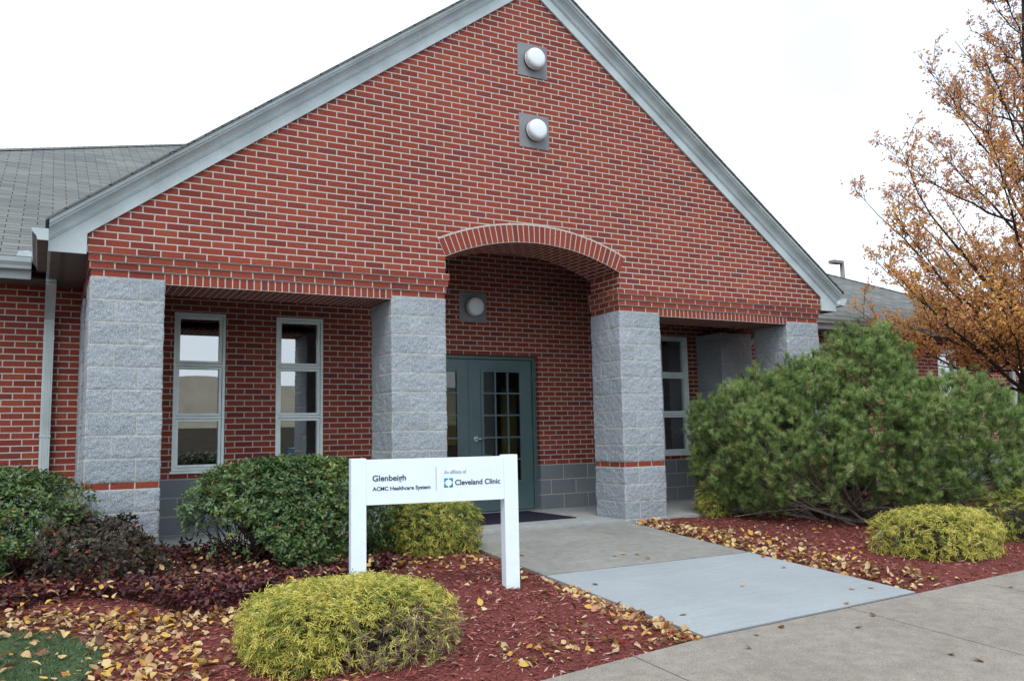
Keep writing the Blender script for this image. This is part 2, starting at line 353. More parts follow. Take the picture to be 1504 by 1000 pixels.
# ------------------------------------------------------------------ ground, walks
SWX = [-40, -8, 2.06, 3.33, 6.0, 7.43, 12, 60]; SWY = [-5.2, -5.0, -4.2, -4.0, -3.815, -3.70, -3.45, -1.0]
def swy(x): return float(np.interp(x, SWX, SWY))
g = MB()
gx = [-1500, -60, -20, 0, 20, 60, 1500]; gy = [-1500, -60, -8.3, -6.6, -3.9, -1.9, 0, 10, 60, 1500]
zz = lambda y: gzf(y) - (0.14 if y > -6.7 else 0.14)
for i in range(len(gx) - 1):
    for j in range(len(gy) - 1):
        g.face([(gx[i], gy[j], zz(gy[j])), (gx[i + 1], gy[j], zz(gy[j])), (gx[i + 1], gy[j + 1], zz(gy[j + 1])), (gx[i], gy[j + 1], zz(gy[j + 1]))])
tag(g.build('parking_lot', 'asphalt'), kind='structure')
# public sidewalk, in panels with tooled joints, a kerb face on the street side
s = MB()
px = sorted(set([-40, -30, -20, -12, -8, -5, -2.5, -0.6, 1.2, 2.79, 4.9, 6.6, 8.4, 10.2, 12, 14, 18, 24, 32, 45, 60] + [3.33, 6.0, 7.43, 2.06]))
joints = [-20, -12, -8, -5, -2.5, -0.6, 1.2, 2.79, 4.9, 6.6, 8.4, 10.2, 12, 14, 18, 24, 32, 45]
for i in range(len(px) - 1):
    a, b = px[i], px[i + 1]; g0 = 0.006 if a in joints else 0; g1 = 0.006 if b in joints else 0
    aa, bb = a + g0, b - g1
    y0 = -6.6
    s.face([(aa, y0, gzf(y0)), (bb, y0, gzf(y0)), (bb, swy(bb), gzf(swy(bb))), (aa, swy(aa), gzf(swy(aa)))])
    s.face([(aa, y0, -0.65), (bb, y0, -0.65), (bb, y0, gzf(y0)), (aa, y0, gzf(y0))])
    s.face([(bb, swy(bb), gzf(swy(bb)) - 0.12), (aa, swy(aa), gzf(swy(aa)) - 0.12), (aa, swy(aa), gzf(swy(aa))), (bb, swy(bb), gzf(swy(bb)))])
    for x in ([aa] if g0 else []) + ([bb] if g1 else []):
        s.face([(x, y0, gzf(y0) - 0.05), (x, swy(x), gzf(swy(x)) - 0.05), (x, swy(x), gzf(swy(x))), (x, y0, gzf(y0))])
tag(s.build('sidewalk', 'sidewalk'), kind='structure')
# entrance walk: new pale slab and older slab
XL, XR = 3.454, 5.80
def slabpoly(ylo, yhi, n=6, dz=0.0):
    m = MB()
    ysl = [ylo(XL) + (yhi - ylo(XL)) * k / n for k in range(n + 1)]; ysr = [ylo(XR) + (yhi - ylo(XR)) * k / n for k in range(n + 1)]
    zl = lambda y: gzf(y) + dz - 0.012 * 0; zr = lambda y: gzf(y) + dz
    for k in range(n):
        m.face([(XL, ysl[k], zl(ysl[k])), (XR, ysr[k], zr(ysr[k])), (XR, ysr[k + 1], zr(ysr[k + 1])), (XL, ysl[k + 1], zl(ysl[k + 1]))])
    for k in range(n):
        m.face([(XR, ysr[k], zr(ysr[k]) - .15), (XR, ysr[k + 1], zr(ysr[k + 1]) - .15), (XR, ysr[k + 1], zr(ysr[k + 1])), (XR, ysr[k], zr(ysr[k]))])
        m.face([(XL, ysl[k + 1], zl(ysl[k + 1]) - .15), (XL, ysl[k], zl(ysl[k]) - .15), (XL, ysl[k], zl(ysl[k])), (XL, ysl[k + 1], zl(ysl[k + 1]))])
    for (yl, yr, fl) in ((ysl[0], ysr[0], 0), (ysl[-1], ysr[-1], 1)):
        q = [(XL, yl, zl(yl) - .15), (XR, yr, zr(yr) - .15), (XR, yr, zr(yr)), (XL, yl, zl(yl))]
        m.face(q if not fl else q[::-1])
    return m
tag(slabpoly(lambda x: swy(x) + 0.032, -1.985, 6, 0.002).build('new_walk_slab', 'walk_new'), kind='structure')
tag(slabpoly(lambda x: -1.963, -0.014, 6, 0.002).build('old_walk_slab', 'walk_old'), kind='structure')
MAT['filler'] = plain('joint_filler', (0.025, 0.022, 0.03), 0.9, 0.1)
m = MB(); n_j = 8
for k in range(n_j):
    xa, xb = XL + (XR - XL) * k / n_j, XL + (XR - XL) * (k + 1) / n_j
    m.face([(xa, swy(xa) + .001, gzf(swy(xa)) - .006), (xb, swy(xb) + .001, gzf(swy(xb)) - .006), (xb, swy(xb) + .031, gzf(swy(xb)) - .006), (xa, swy(xa) + .031, gzf(swy(xa)) - .006)])
m.face([(XL, -1.984, gzf(-1.98) - .004), (XR, -1.984, gzf(-1.98) - .004), (XR, -1.964, gzf(-1.97) - .004), (XL, -1.964, gzf(-1.97) - .004)])
tag(m.build('expansion_joint', 'filler', merge=False), kind='structure')
m = MB(); m.box(-0.25, 9.5, 0.0, 1.9, -0.2, -0.002); tag(m.build('porch_slab', 'slab'), kind='structure')

# mulch beds
def vn(x, y, seed=0):
    r = np.random.default_rng(seed); out = np.zeros_like(x, float)
    for k in range(7):
        a = r.uniform(0, 6.28); f = 1.2 * 1.75 ** k; ph = r.uniform(0, 6.28); out += np.sin((np.cos(a) * x + np.sin(a) * y) * f + ph) / 1.6 ** k
    return out / 2.4
def bed_h(x, y):
    """mulch surface height"""
    x = np.asarray(x, float); y = np.asarray(y, float)
    ed = np.minimum(np.abs(y - np.interp(x, SWX, SWY)), np.minimum(np.abs(x - XL), np.abs(x - XR)))
    rise = np.clip(ed / 0.35, 0, 1); rise = rise * rise * (3 - 2 * rise)
    back = np.clip(-y / 0.6, 0, 1)
    return gz(y) - 0.025 + rise * (0.03 + 0.02 * back + 0.018 * vn(x * 1.5, y * 1.5, 3)) + 0.012 * rise * vn(x * 6, y * 6, 4)
def bed(name, x0, x1, y1, step):
    nx = int((x1 - x0) / step) + 1; ny = int(5.0 / step) + 1
    X = np.linspace(x0, x1, nx)[None, :].repeat(ny, 0); t = np.linspace(0, 1, ny)[:, None]
    lo = np.interp(X[0], SWX, SWY)[None, :]; Y = lo + (y1 - lo) * t; Z = bed_h(X, Y)
    V = np.stack([X, Y, Z], -1).reshape(-1, 3); a = np.arange(nx * ny).reshape(ny, nx)
    F = np.stack([a[:-1, :-1], a[:-1, 1:], a[1:, 1:], a[1:, :-1]], -1).reshape(-1, 4)
    return tag(npmesh(name, 'mulch', V, F, None, None, True), kind='structure')
bed('mulch_bed', -9.0, XL - 0.003, 1.86, 0.05)
bed('mulch_bed', XR + 0.003, 22.0, 1.86, 0.07)
# lawn corner: a slightly raised turf sheet
GR = [(-6, -1.6), (-0.55, -1.95), (-0.2, -2.2), (0.0, -2.5), (0.02, -2.75), (-0.1, -3.1), (-0.35, -3.5), (-0.9, -4.2), (-1.5, swy(-1.5) + .05), (-6, swy(-6) + .05)]
m = MB(); m.face([(x, y, float(bed_h(x, y)) + 0.012) for x, y in GR][::-1]); tag(m.build('lawn', 'lawn'), kind='structure')

# ------------------------------------------------------------------ the building
MID = 182 * I; XE = 364 * I; D = 1.856
ZT = 98.667 * I; BC = 8 * I / 3; ZB = 24 * I
PX = [0, 112 * I, 228 * I, 340 * I]; PW = 24 * I
FY = -0.03
SL = 0.7377; ZA = 6.318
B = empty('brick_building', (MID, 0, 0), 'red brick single storey building with gabled arched entrance porch, grey block pillars and shingle roofs', 'building')

# gable wall with arched opening
aL, aR, zs = 136 * I, 228 * I, 2.974; ah = (aR - aL) / 2; rise = 0.255
AR = (ah * ah + rise * rise) / (2 * rise); acx = (aL + aR) / 2; acz = zs + rise - AR; th0 = math.asin(ah / AR)
z0 = ZT + 4 * BC
arc = [(acx + AR * math.sin(th), acz + AR * math.cos(th)) for th in np.linspace(-th0, th0, 25)]
zr = lambda x: ZA - SL * abs(x - MID)
m = MB()
def wallface(y, flip):
    # column strips so that no concave n-gon is needed
    xs = sorted(set([-0.038, 0, aL, aR, XE, XE + 0.038, MID] + [p[0] for p in arc]))
    for a, b in zip(xs[:-1], xs[1:]):
        def lo(x, side):
            if aL - 1e-6 <= a and b <= aR + 1e-6: return acz + math.sqrt(max(0, AR * AR - (x - acx) ** 2))
            return z0
        q = [(a, y, lo(a, 0)), (b, y, lo(b, 1)), (b, y, zr(b)), (a, y, zr(a))]
        m.face(q[::-1] if flip else q)
wallface(FY, False); wallface(0.6, True)
for x, z1 in ((-0.038, zr(-0.038)), (XE + 0.038, zr(-0.038))):
    m.face([(x, FY, z0), (x, 0.6, z0), (x, 0.6, z1), (x, FY, z1)])
m.face([(aL, FY, z0), (aL, 0.6, z0), (aL, 0.6, zs), (aL, FY, zs)]); m.face([(aR, 0.6, z0), (aR, FY, z0), (aR, FY, zs), (aR, 0.6, zs)])
sacc = 0
for p, q in zip(arc[:-1], arc[1:]):
    dl = math.hypot(q[0] - p[0], q[1] - p[1])
    m.face([(p[0], FY, p[1]), (p[0], 0.6, p[1]), (q[0], 0.6, q[1]), (q[0], FY, q[1])], [(0, sacc), (0.63, sacc), (0.63, sacc + dl), (0, sacc + dl)]); sacc += dl
gable = m.build('gable_wall', 'brick', B, merge=False)
# arch ring
m = MB(); R1, R2 = AR - 0.002, AR + 0.206
ths = np.linspace(-th0 * 1.0, th0 * 1.0, 36)
for a, b in zip(ths[:-1], ths[1:]):
    P = lambda r, t, y: (acx + r * math.sin(t), y, acz + r * math.cos(t))
    u0, u1 = (a + th0) * (R1 + R2) / 2, (b + th0) * (R1 + R2) / 2
    y = FY - 0.004
    m.face([P(R1, a, y), P(R1, b, y), P(R2, b, y), P(R2, a, y)], [(u0, 0), (u1, 0), (u1, 0.206), (u0, 0.206)])
    m.face([P(R2, a, y), P(R2, b, y), P(R2, b, FY + .02), P(R2, a, FY + .02)], [(u0, .19), (u1, .19), (u1, .2), (u0, .2)])
    m.face([P(R1, b, y), P(R1, a, y), P(R1, a, FY + .03), P(R1, b, FY + .03)], [(u1, .03), (u0, .03), (u0, 0.08), (u1, 0.08)])
for t in (-th0, th0):
    m.face([P(R1, t, y), P(R2, t, y), P(R2, t, FY + .02), P(R1, t, FY + .02)], [(0, 0.03), (0, .17), (.05, .17), (.05, .03)])
m.build('arch', 'archbrick', gable, merge=False)
mm = MB()                                      # mortar line over the arch
R2b = R2 + 0.013
for a, b in zip(ths[:-1], ths[1:]):
    y2 = FY - 0.0025
    mm.face([P(R2, a, y2), P(R2, b, y2), P(R2b, b, y2), P(R2b, a, y2)])
MAT['mortar'] = plain('mortar', (0.46, 0.43, 0.40), 0.9, 0.2, scale=30)
mm.build('mortar_joint', 'mortar', gable, merge=False)
# corbelled courses above the pillars
for x0, x1 in ((0, aL), (aR, XE)):
    m = MB()
    for k in range(4):
        e = (0.0, 0.016, 0.03, 0.042)[k]; za, zb_ = ZT + k * BC, ZT + (k + 1) * BC
        ox = 0.1016 * (k % 2)
        b0 = len(m.f)
        m.box(x0 - e, x1 + e, -e, 0.6 + min(e, .01), za + (0.0015 if k else 0), zb_)
        for fi in range(b0, len(m.f)): m.uv[fi] = [(u + e, w - (ZT - math.floor(ZT / BC) * BC)) for u, w in m.uv[fi]] if abs(m.v[m.f[fi][0]].z - m.v[m.f[fi][2]].z) > 1e-4 else m.uv[fi]
    m.build('corbel_band', 'brick', B, merge=False)
# rowlock lintels across the two window bays
for x0, x1 in ((PX[0] + PW, PX[1]), (PX[2] + PW, PX[3])):
    m = MB(); zt = ZT + BC - 0.001; zb_ = zt - 0.1052; y = -0.003
    u = lambda x: x - x0
    m.face([(x0, y, zb_), (x1, y, zb_), (x1, y, zt), (x0, y, zt)], [(u(x0), 0), (u(x1), 0), (u(x1), .1052), (u(x0), .1052)])
    m.face([(x0, y, zb_), (x0, 0.6, zb_), (x1, 0.6, zb_), (x1, y, zb_)], [(u(x0), 0), (u(x0), .6), (u(x1), .6), (u(x1), 0)])
    m.face([(x1, 0.6, zb_), (x0, 0.6, zb_), (x0, 0.6, zt), (x1, 0.6, zt)], [(u(x1), 0), (u(x0), 0), (u(x0), .1), (u(x1), .1)])
    m.face([(x0, y, zb_), (x0, 0.6, zb_), (x0, 0.6, zt), (x0, y, zt)]); m.face([(x1, y, zb_), (x1, 0.6, zb_), (x1, 0.6, zt), (x1, y, zt)])
    m.build('lintel', 'rowlock', B, merge=False)
# side beams of the porch and its ceiling
for x0, x1 in ((0.0, 0.3), (XE - 0.3, XE)):
    m = MB(); m.box(x0, x1, 0.605, D - 0.002, ZT + 0.02, 2.70); m.build('side_beam', 'brick', B, merge=False)
m = MB(); m.face([(0.31, 0.602, 3.56), (XE - 0.31, 0.602, 3.56), (XE - 0.31, D, 3.56), (0.31, D, 3.56)])
m.face([(0.3, .602, 2.7), (0.3, D, 2.7), (0.3, D, 3.56), (0.3, .602, 3.56)]); m.face([(XE - 0.3, .602, 2.7), (XE - 0.3, D, 2.7), (XE - 0.3, D, 3.56), (XE - 0.3, .602, 3.56)])
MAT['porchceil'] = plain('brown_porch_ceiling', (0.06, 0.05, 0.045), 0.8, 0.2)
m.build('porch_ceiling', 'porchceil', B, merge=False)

# split-face block pillars
def value_noise(u, v, sc, seed):
    r = np.random.default_rng(seed); T = r.random((64, 64)); a = u * sc; b = v * sc
    i = np.floor(a).astype(int); j = np.floor(b).astype(int); fx = a - i; fy = b - j; fx = fx * fx * (3 - 2 * fx); fy = fy * fy * (3 - 2 * fy)
    g_ = lambda p, q: T[p % 64, q % 64]
    return (g_(i, j) * (1 - fx) + g_(i + 1, j) * fx) * (1 - fy) + (g_(i, j + 1) * (1 - fx) + g_(i + 1, j + 1) * fx) * fy
def pillar(x0, y0, w, dpt, zlo, zhi, seed, parent, name='pillar', amp=0.0135, vbase=0.0, flip=0.0):
    per = [(x0, y0), (x0 + w, y0), (x0 + w, y0 + dpt), (x0, y0 + dpt)]
    nd = 60; pts = []; nr = []; U = []; acc = 0
    for k in range(4):
        a = np.array(per[k]); b = np.array(per[(k + 1) % 4]); L = np.linalg.norm(b - a); t = (b - a) / L; n = np.array([t[1], -t[0]])
        for i in range(nd):
            f = i / nd; pts.append(a + (b - a) * f); U.append(acc + L * f)
            if i == 0: p0 = np.array(per[k - 1]); tp = (a - p0) / np.linalg.norm(a - p0); nn = n + np.array([tp[1], -tp[0]]); nr.append(nn * 0.8)
            else: nr.append(n)
        acc += L
    pts = np.array(pts); nr = np.array(nr); U = np.array(U); nu = len(pts)
    nz_ = max(2, int((zhi - zlo) / 0.0102)); Zs = np.linspace(zlo, zhi, nz_ + 1)
    UU, VV = np.meshgrid(U, Zs); vv = VV - vbase
    row = np.floor((vv + 400 * 8 * I) / (8 * I)); uu = (UU / (16 * I) + 400 + 0.5 * np.mod(row, 2) + flip) % 1
    du = np.minimum(uu, 1 - uu) * 16 * I; fv = ((vv + 400 * 8 * I) / (8 * I)) % 1; dv = np.minimum(fv, 1 - fv) * 8 * I
    d = np.minimum(du, dv); edge = np.clip((d - 0.004) / 0.012, 0, 1) ** 0.5
    blk = value_noise(np.floor(UU / (16 * I) + 0.5 * np.mod(row, 2) + flip) + 0.37, row + 0.2, 1.0, seed + 9)
    nzv = 0.42 * value_noise(UU, VV, 11, seed) + 0.36 * value_noise(UU, VV, 27, seed + 1) + 0.45 * value_noise(UU, VV, 58, seed + 2) - 0.25
    disp = (0.7 + 0.3 * edge) * (amp * (0.1 + 1.15 * nzv)) + edge * (0.001 + 0.004 * (blk - 0.5))
    V = np.zeros((nz_ + 1, nu, 3)); V[..., 0] = pts[:, 0] + nr[:, 0] * disp; V[..., 1] = pts[:, 1] + nr[:, 1] * disp; V[..., 2] = VV
    a = np.arange((nz_ + 1) * nu).reshape(nz_ + 1, nu); b = np.roll(a, -1, 1)
    F = np.stack([a[:-1], b[:-1], b[1:], a[1:]], -1).reshape(-1, 4)
    uv = np.stack([UU + flip * 16 * I, vv], -1).reshape(-1, 2)
    o = npmesh(name, 'block', V.reshape(-1, 3), F, parent, None, True, uv)
    # per-corner fix so the wrap column keeps metric u
    ul = o.data.uv_layers['UVMap']; arr = np.zeros(len(ul.data) * 2, np.float32); ul.data.foreach_get('uv', arr); arr = arr.reshape(-1, 4, 2)
    wrap = (arr[:, 1, 0] < arr[:, 0, 0] - 0.5); arr[wrap, 1, 0] += acc; arr[wrap, 2, 0] += acc
    ul.data.foreach_set('uv', arr.ravel()); return o
for k, x in enumerate(PX):
    fl = 0.5 if k in (2, 3) else 0.0
    up = pillar(x, 0, PW, PW, ZB + BC, ZT - 0.003, 11 + k * 5, B, vbase=ZB + BC, flip=fl)
    pillar(x, 0, PW, PW, -0.16, ZB, 13 + k * 5, up, 'pillar_base', vbase=0.0, flip=fl)
    m = MB(); m.box(x + 0.001, x + PW - 0.001, 0.001, PW - 0.001, ZB - 0.002, ZB + BC + 0.002)
    for i in range(len(m.uv)): m.uv[i] = [(u - x, w - ZB) for u, w in m.uv[i]]
    m.build('brick_band', 'brick', up, merge=False)
for x in (PX[0], PX[3]):
    pillar(x, D - 0.55, PW, 0.56, -0.1, ZT, 40, B, 'wall_pier', vbase=0.0)

# main wall with openings
WZ0, WZ1 = 0.70, 2.49
WIN = [(0.945, 1.508), (2.089, 2.664), (7.885, 8.45), (11.2, 11.77), (14.62, 15.2)]
DO = (3.693, 5.725); DZ = 2.115
XW0, XW1 = -6.1, 17.25
holes = [(a, b, WZ0, WZ1) for a, b in WIN] + [(DO[0], DO[1], -0.1, DZ)]
def holed(m, x0, x1, z0_, z1_, y, holes, depth):
    xs = sorted(set([x0, x1] + [v for h in holes for v in h[:2] if x0 < v < x1])); zs_ = sorted(set([z0_, z1_] + [v for h in holes for v in h[2:] if z0_ < v < z1_]))
    for a, b in zip(xs[:-1], xs[1:]):
        for c, d in zip(zs_[:-1], zs_[1:]):
            cx, cz = (a + b) / 2, (c + d) / 2
            if any(h[0] < cx < h[1] and h[2] < cz < h[3] for h in holes): continue
            m.face([(a, y, c), (b, y, c), (b, y, d), (a, y, d)])
    for h in holes:
        c, d = max(h[2], z0_), min(h[3], z1_)
        if d <= c: continue
        m.face([(h[0], y, c), (h[0], y + depth, c), (h[0], y + depth, d), (h[0], y, d)]); m.face([(h[1], y + depth, c), (h[1], y, c), (h[1], y, d), (h[1], y + depth, d)])
        if h[3] <= z1_: m.face([(h[0], y, d), (h[0], y + depth, d), (h[1], y + depth, d), (h[1], y, d)])
        if h[2] >= z0_: m.face([(h[0], y + depth, c), (h[0], y, c), (h[1], y, c), (h[1], y + depth, c)])
m = MB(); holed(m, XW0, XW1, ZB, 2.9, D, holes, 0.2)
m.face([(0.0, D, 2.9), (XE, D, 2.9), (XE, D, 3.6), (0.0, D, 3.6)])
for x, s_ in ((XW0, 1), (XW1, -1)): m.face([(x, D, ZB), (x, 20.5, ZB), (x, 20.5, 3.0), (x, D, 3.0)])
m.face([(XW0, 20.5, -.1), (XW1, 20.5, -.1), (XW1, 20.5, 3.0), (XW0, 20.5, 3.0)])
m.build('front_wall', 'brick', B, merge=False)
m = MB(); holed(m, XW0, XW1, -0.2, ZB, D - 0.006, [holes[-1]], 0.2)
m.face([(XW0, D - .006, ZB), (DO[0], D - .006, ZB), (DO[0], D, ZB), (XW0, D, ZB)]); m.face([(DO[1], D - .006, ZB), (XW1, D - .006, ZB), (XW1, D, ZB), (DO[1], D, ZB)])
for x in (XW0, XW1): m.face([(x, D, -.2), (x, 20.5, -.2), (x, 20.5, ZB), (x, D, ZB)])
m.build('base_course', 'darkblock', B, merge=False)

# windows: three stacked lights each
for a, b in WIN:
    m = MB(); y0, y1 = D + 0.006, D + 0.10; fw_ = 0.032
    m.box(a, a + fw_, y0, y1, WZ0, WZ1); m.box(b - fw_, b, y0, y1, WZ0, WZ1)
    H = (WZ1 - WZ0) / 3
    m.box(a + fw_, b - fw_, y0, y1, WZ0, WZ0 + fw_); m.box(a + fw_, b - fw_, y0, y1, WZ1 - fw_, WZ1)
    for k in (1, 2): m.box(a + fw_, b - fw_, y0 + .004, y1, WZ0 + k * H - 0.014, WZ0 + k * H + 0.014)
    for k in range(3):       # sashes
        c0 = WZ0 + k * H + (fw_ + .004 if k == 0 else 0.019); c1 = WZ0 + (k + 1) * H - (fw_ + .004 if k == 2 else 0.019); sw = 0.028; xa, xb = a + fw_ + .004, b - fw_ - .004
        ys0, ys1 = y0 + 0.014, y1 - 0.01
        m.box(xa, xa + sw, ys0, ys1, c0, c1); m.box(xb - sw, xb, ys0, ys1, c0, c1); m.box(xa + sw, xb - sw, ys0, ys1, c0, c0 + sw); m.box(xa + sw, xb - sw, ys0, ys1, c1 - sw, c1)
    wo = m.build('window', 'frame', B, bevel=0.003)
    for k in range(3):
        c0 = WZ0 + k * H + 0.045; c1 = WZ0 + (k + 1) * H - 0.045
        p = MB(); p.face([(a + .06, D + .065, c0), (b - .06, D + .065, c0), (b - .06, D + .065, c1), (a + .06, D + .065, c1)]); p.build('pane', 'glass', wo)
    bl = MB(); z = WZ0 + 0.04; bx = b - 0.04
    while z < WZ1 - 0.04:
        bl.face([(a + .04, D + .135, z), (bx, D + .135, z), (bx, D + .152, z + .017), (a + .04, D + .152, z + .017)]); z += 0.024
    for xx in (a + .16, bx - .12): bl.box(xx, xx + .004, D + .13, D + .133, WZ0 + .05, WZ1 - .05)
    bl.build('blind', 'blind', wo, merge=False)
    si = MB(); si.box(a - 0.02, b + 0.02, D - 0.025, D + 0.05, WZ0 - 0.03, WZ0 - 0.002); si.build('sill', 'frame', wo, bevel=0.003)

# door frame and the two leaves
yd = D + 0.10
m = MB(); fwid = 0.052
m.box(DO[0], DO[0] + fwid, yd - 0.03, yd + 0.1, 0.0, DZ); m.box(DO[1] - fwid, DO[1], yd - 0.03, yd + 0.1, 0.0, DZ); m.box(DO[0] + fwid, DO[1] - fwid, yd - 0.03, yd + 0.1, DZ - fwid, DZ)
m.build('door_frame', 'door', B, bevel=0.004)
xm = (DO[0] + DO[1]) / 2
for side, (a, b) in enumerate(((DO[0] + fwid + .004, xm - .003), (xm + .003, DO[1] - fwid - .004))):
    y0, y1 = yd + 0.0, yd + 0.045; zb_, zt = 0.02, DZ - fwid - 0.005
    st = 0.185; gx0, gx1 = a + st, b - st; gz0, gz1 = 0.40, 1.90
    m = MB(); m.box(a, gx0, y0, y1, zb_, zt); m.box(gx1, b, y0, y1, zb_, zt); m.box(gx0, gx1, y0, y1, zb_, gz0); m.box(gx0, gx1, y0, y1, gz1, zt)
    # raised glazing bead
    bd = 0.03
    m.box(gx0 - bd, gx0 + .012, y0 - .012, y0 - 0.0005, gz0 - bd, gz1 + bd); m.box(gx1 - .012, gx1 + bd, y0 - .012, y0 - .0005, gz0 - bd, gz1 + bd)
    m.box(gx0 + .012, gx1 - .012, y0 - .012, y0 - .0005, gz0 - bd, gz0 + .012); m.box(gx0 + .012, gx1 - .012, y0 - .012, y0 - .0005, gz1 - .012, gz1 + bd)
    for k in (1, 2): xx = gx0 + (gx1 - gx0) * k / 3; m.box(xx - .012, xx + .012, y0 - .009, y0 + .02, gz0 + .012, gz1 - .012)
    for k in range(1, 5):
        z = gz0 + (gz1 - gz0) * k / 5
        for q in range(3):
            xa = gx0 + (gx1 - gx0) * q / 3 + (.0125 if q else .0); xb = gx0 + (gx1 - gx0) * (q + 1) / 3 - (.0125 if q < 2 else 0)
            m.box(xa, xb, y0 - .009, y0 + .02, z - .012, z + .012)
    if side == 1: m.box(a - 0.03, a + 0.02, y0 - 0.008, y0 - 0.001, zb_, zt)     # meeting astragal
    dr = m.build('door', 'door', B, bevel=0.003)
    p = MB(); p.face([(gx0, y0 + .012, gz0), (gx1, y0 + .012, gz0), (gx1, y0 + .012, gz1), (gx0, y0 + .012, gz1)]); p.build('pane', 'doorglass', dr)
    if side == 1:
        h = MB(); hx = a + 0.075; hz = 0.985
        h.tube([(hx, y0, hz), (hx, y0 - .012, hz)], 0.036, 20); h.tube([(hx, y0 - .012, hz), (hx, y0 - .055, hz)], 0.013, 12)
        h.tube([(hx - .01, y0 - .055, hz), (hx + .05, y0 - .06, hz), (hx + .115, y0 - .052, hz - .004)], [.012, .0115, .009], 10)
        h.build('handle', 'metal', dr)
        for hz in (0.3, 1.05, 1.8):
            h = MB(); h.tube([(b + .005, y0 - .006, hz - .05), (b + .005, y0 - .006, hz + .05)], .008, 8); h.build('hinge', 'door', dr)
m = MB(); m.box(DO[0], DO[1], D + .02, D + .2, -0.001, 0.014); m.build('threshold', 'metal', B)

# rooms behind the glass
m = MB()
for x0, x1 in ((0.3, 3.3), (3.5, 6.2), (7.2, 9.2), (10.6, 12.5), (14.0, 16)):
    y0, y1, za, zb_ = D + 0.202, D + 4.0, 0.0, 2.9
    m.face([(x0, y1, za), (x1, y1, za), (x1, y1, zb_), (x0, y1, zb_)]); m.face([(x0, y0, za), (x0, y1, za), (x0, y1, zb_), (x0, y0, zb_)]); m.face([(x1, y0, za), (x1, y1, za), (x1, y1, zb_), (x1, y0, zb_)])
    m.face([(x0, y0, za), (x1, y0, za), (x1, y1, za), (x0, y1, za)]); m.face([(x0, y0, zb_), (x1, y0, zb_), (x1, y1, zb_), (x0, y1, zb_)])
m.build('interior', 'room', B, merge=False)
m = MB(); m.box(5.2, 5.9, D + 2.2, D + 3.0, 0.0, 0.9); m.box(4.9, 5.1, D + 3.7, D + 3.9, 0.0, 2.0); m.box(5.35, 5.9, D + 3.85, D + 3.98, 1.1, 1.75); m.build('interior_furniture', 'wood', B, merge=False)
MAT['noticeboard'] = plain('room_noticeboard', (0.6, 0.5, 0.14), 0.7)
m = MB(); m.box(4.95, 5.35, D + 1.7, D + 1.75, 0.9, 1.7); m.box(5.9, 6.15, D + 1.4, D + 1.45, .7, 1.75); m.box(5.4, 5.6, D + 1.2, D + 1.5, .4, .75); m.build('interior_board', 'noticeboard', B, merge=False)

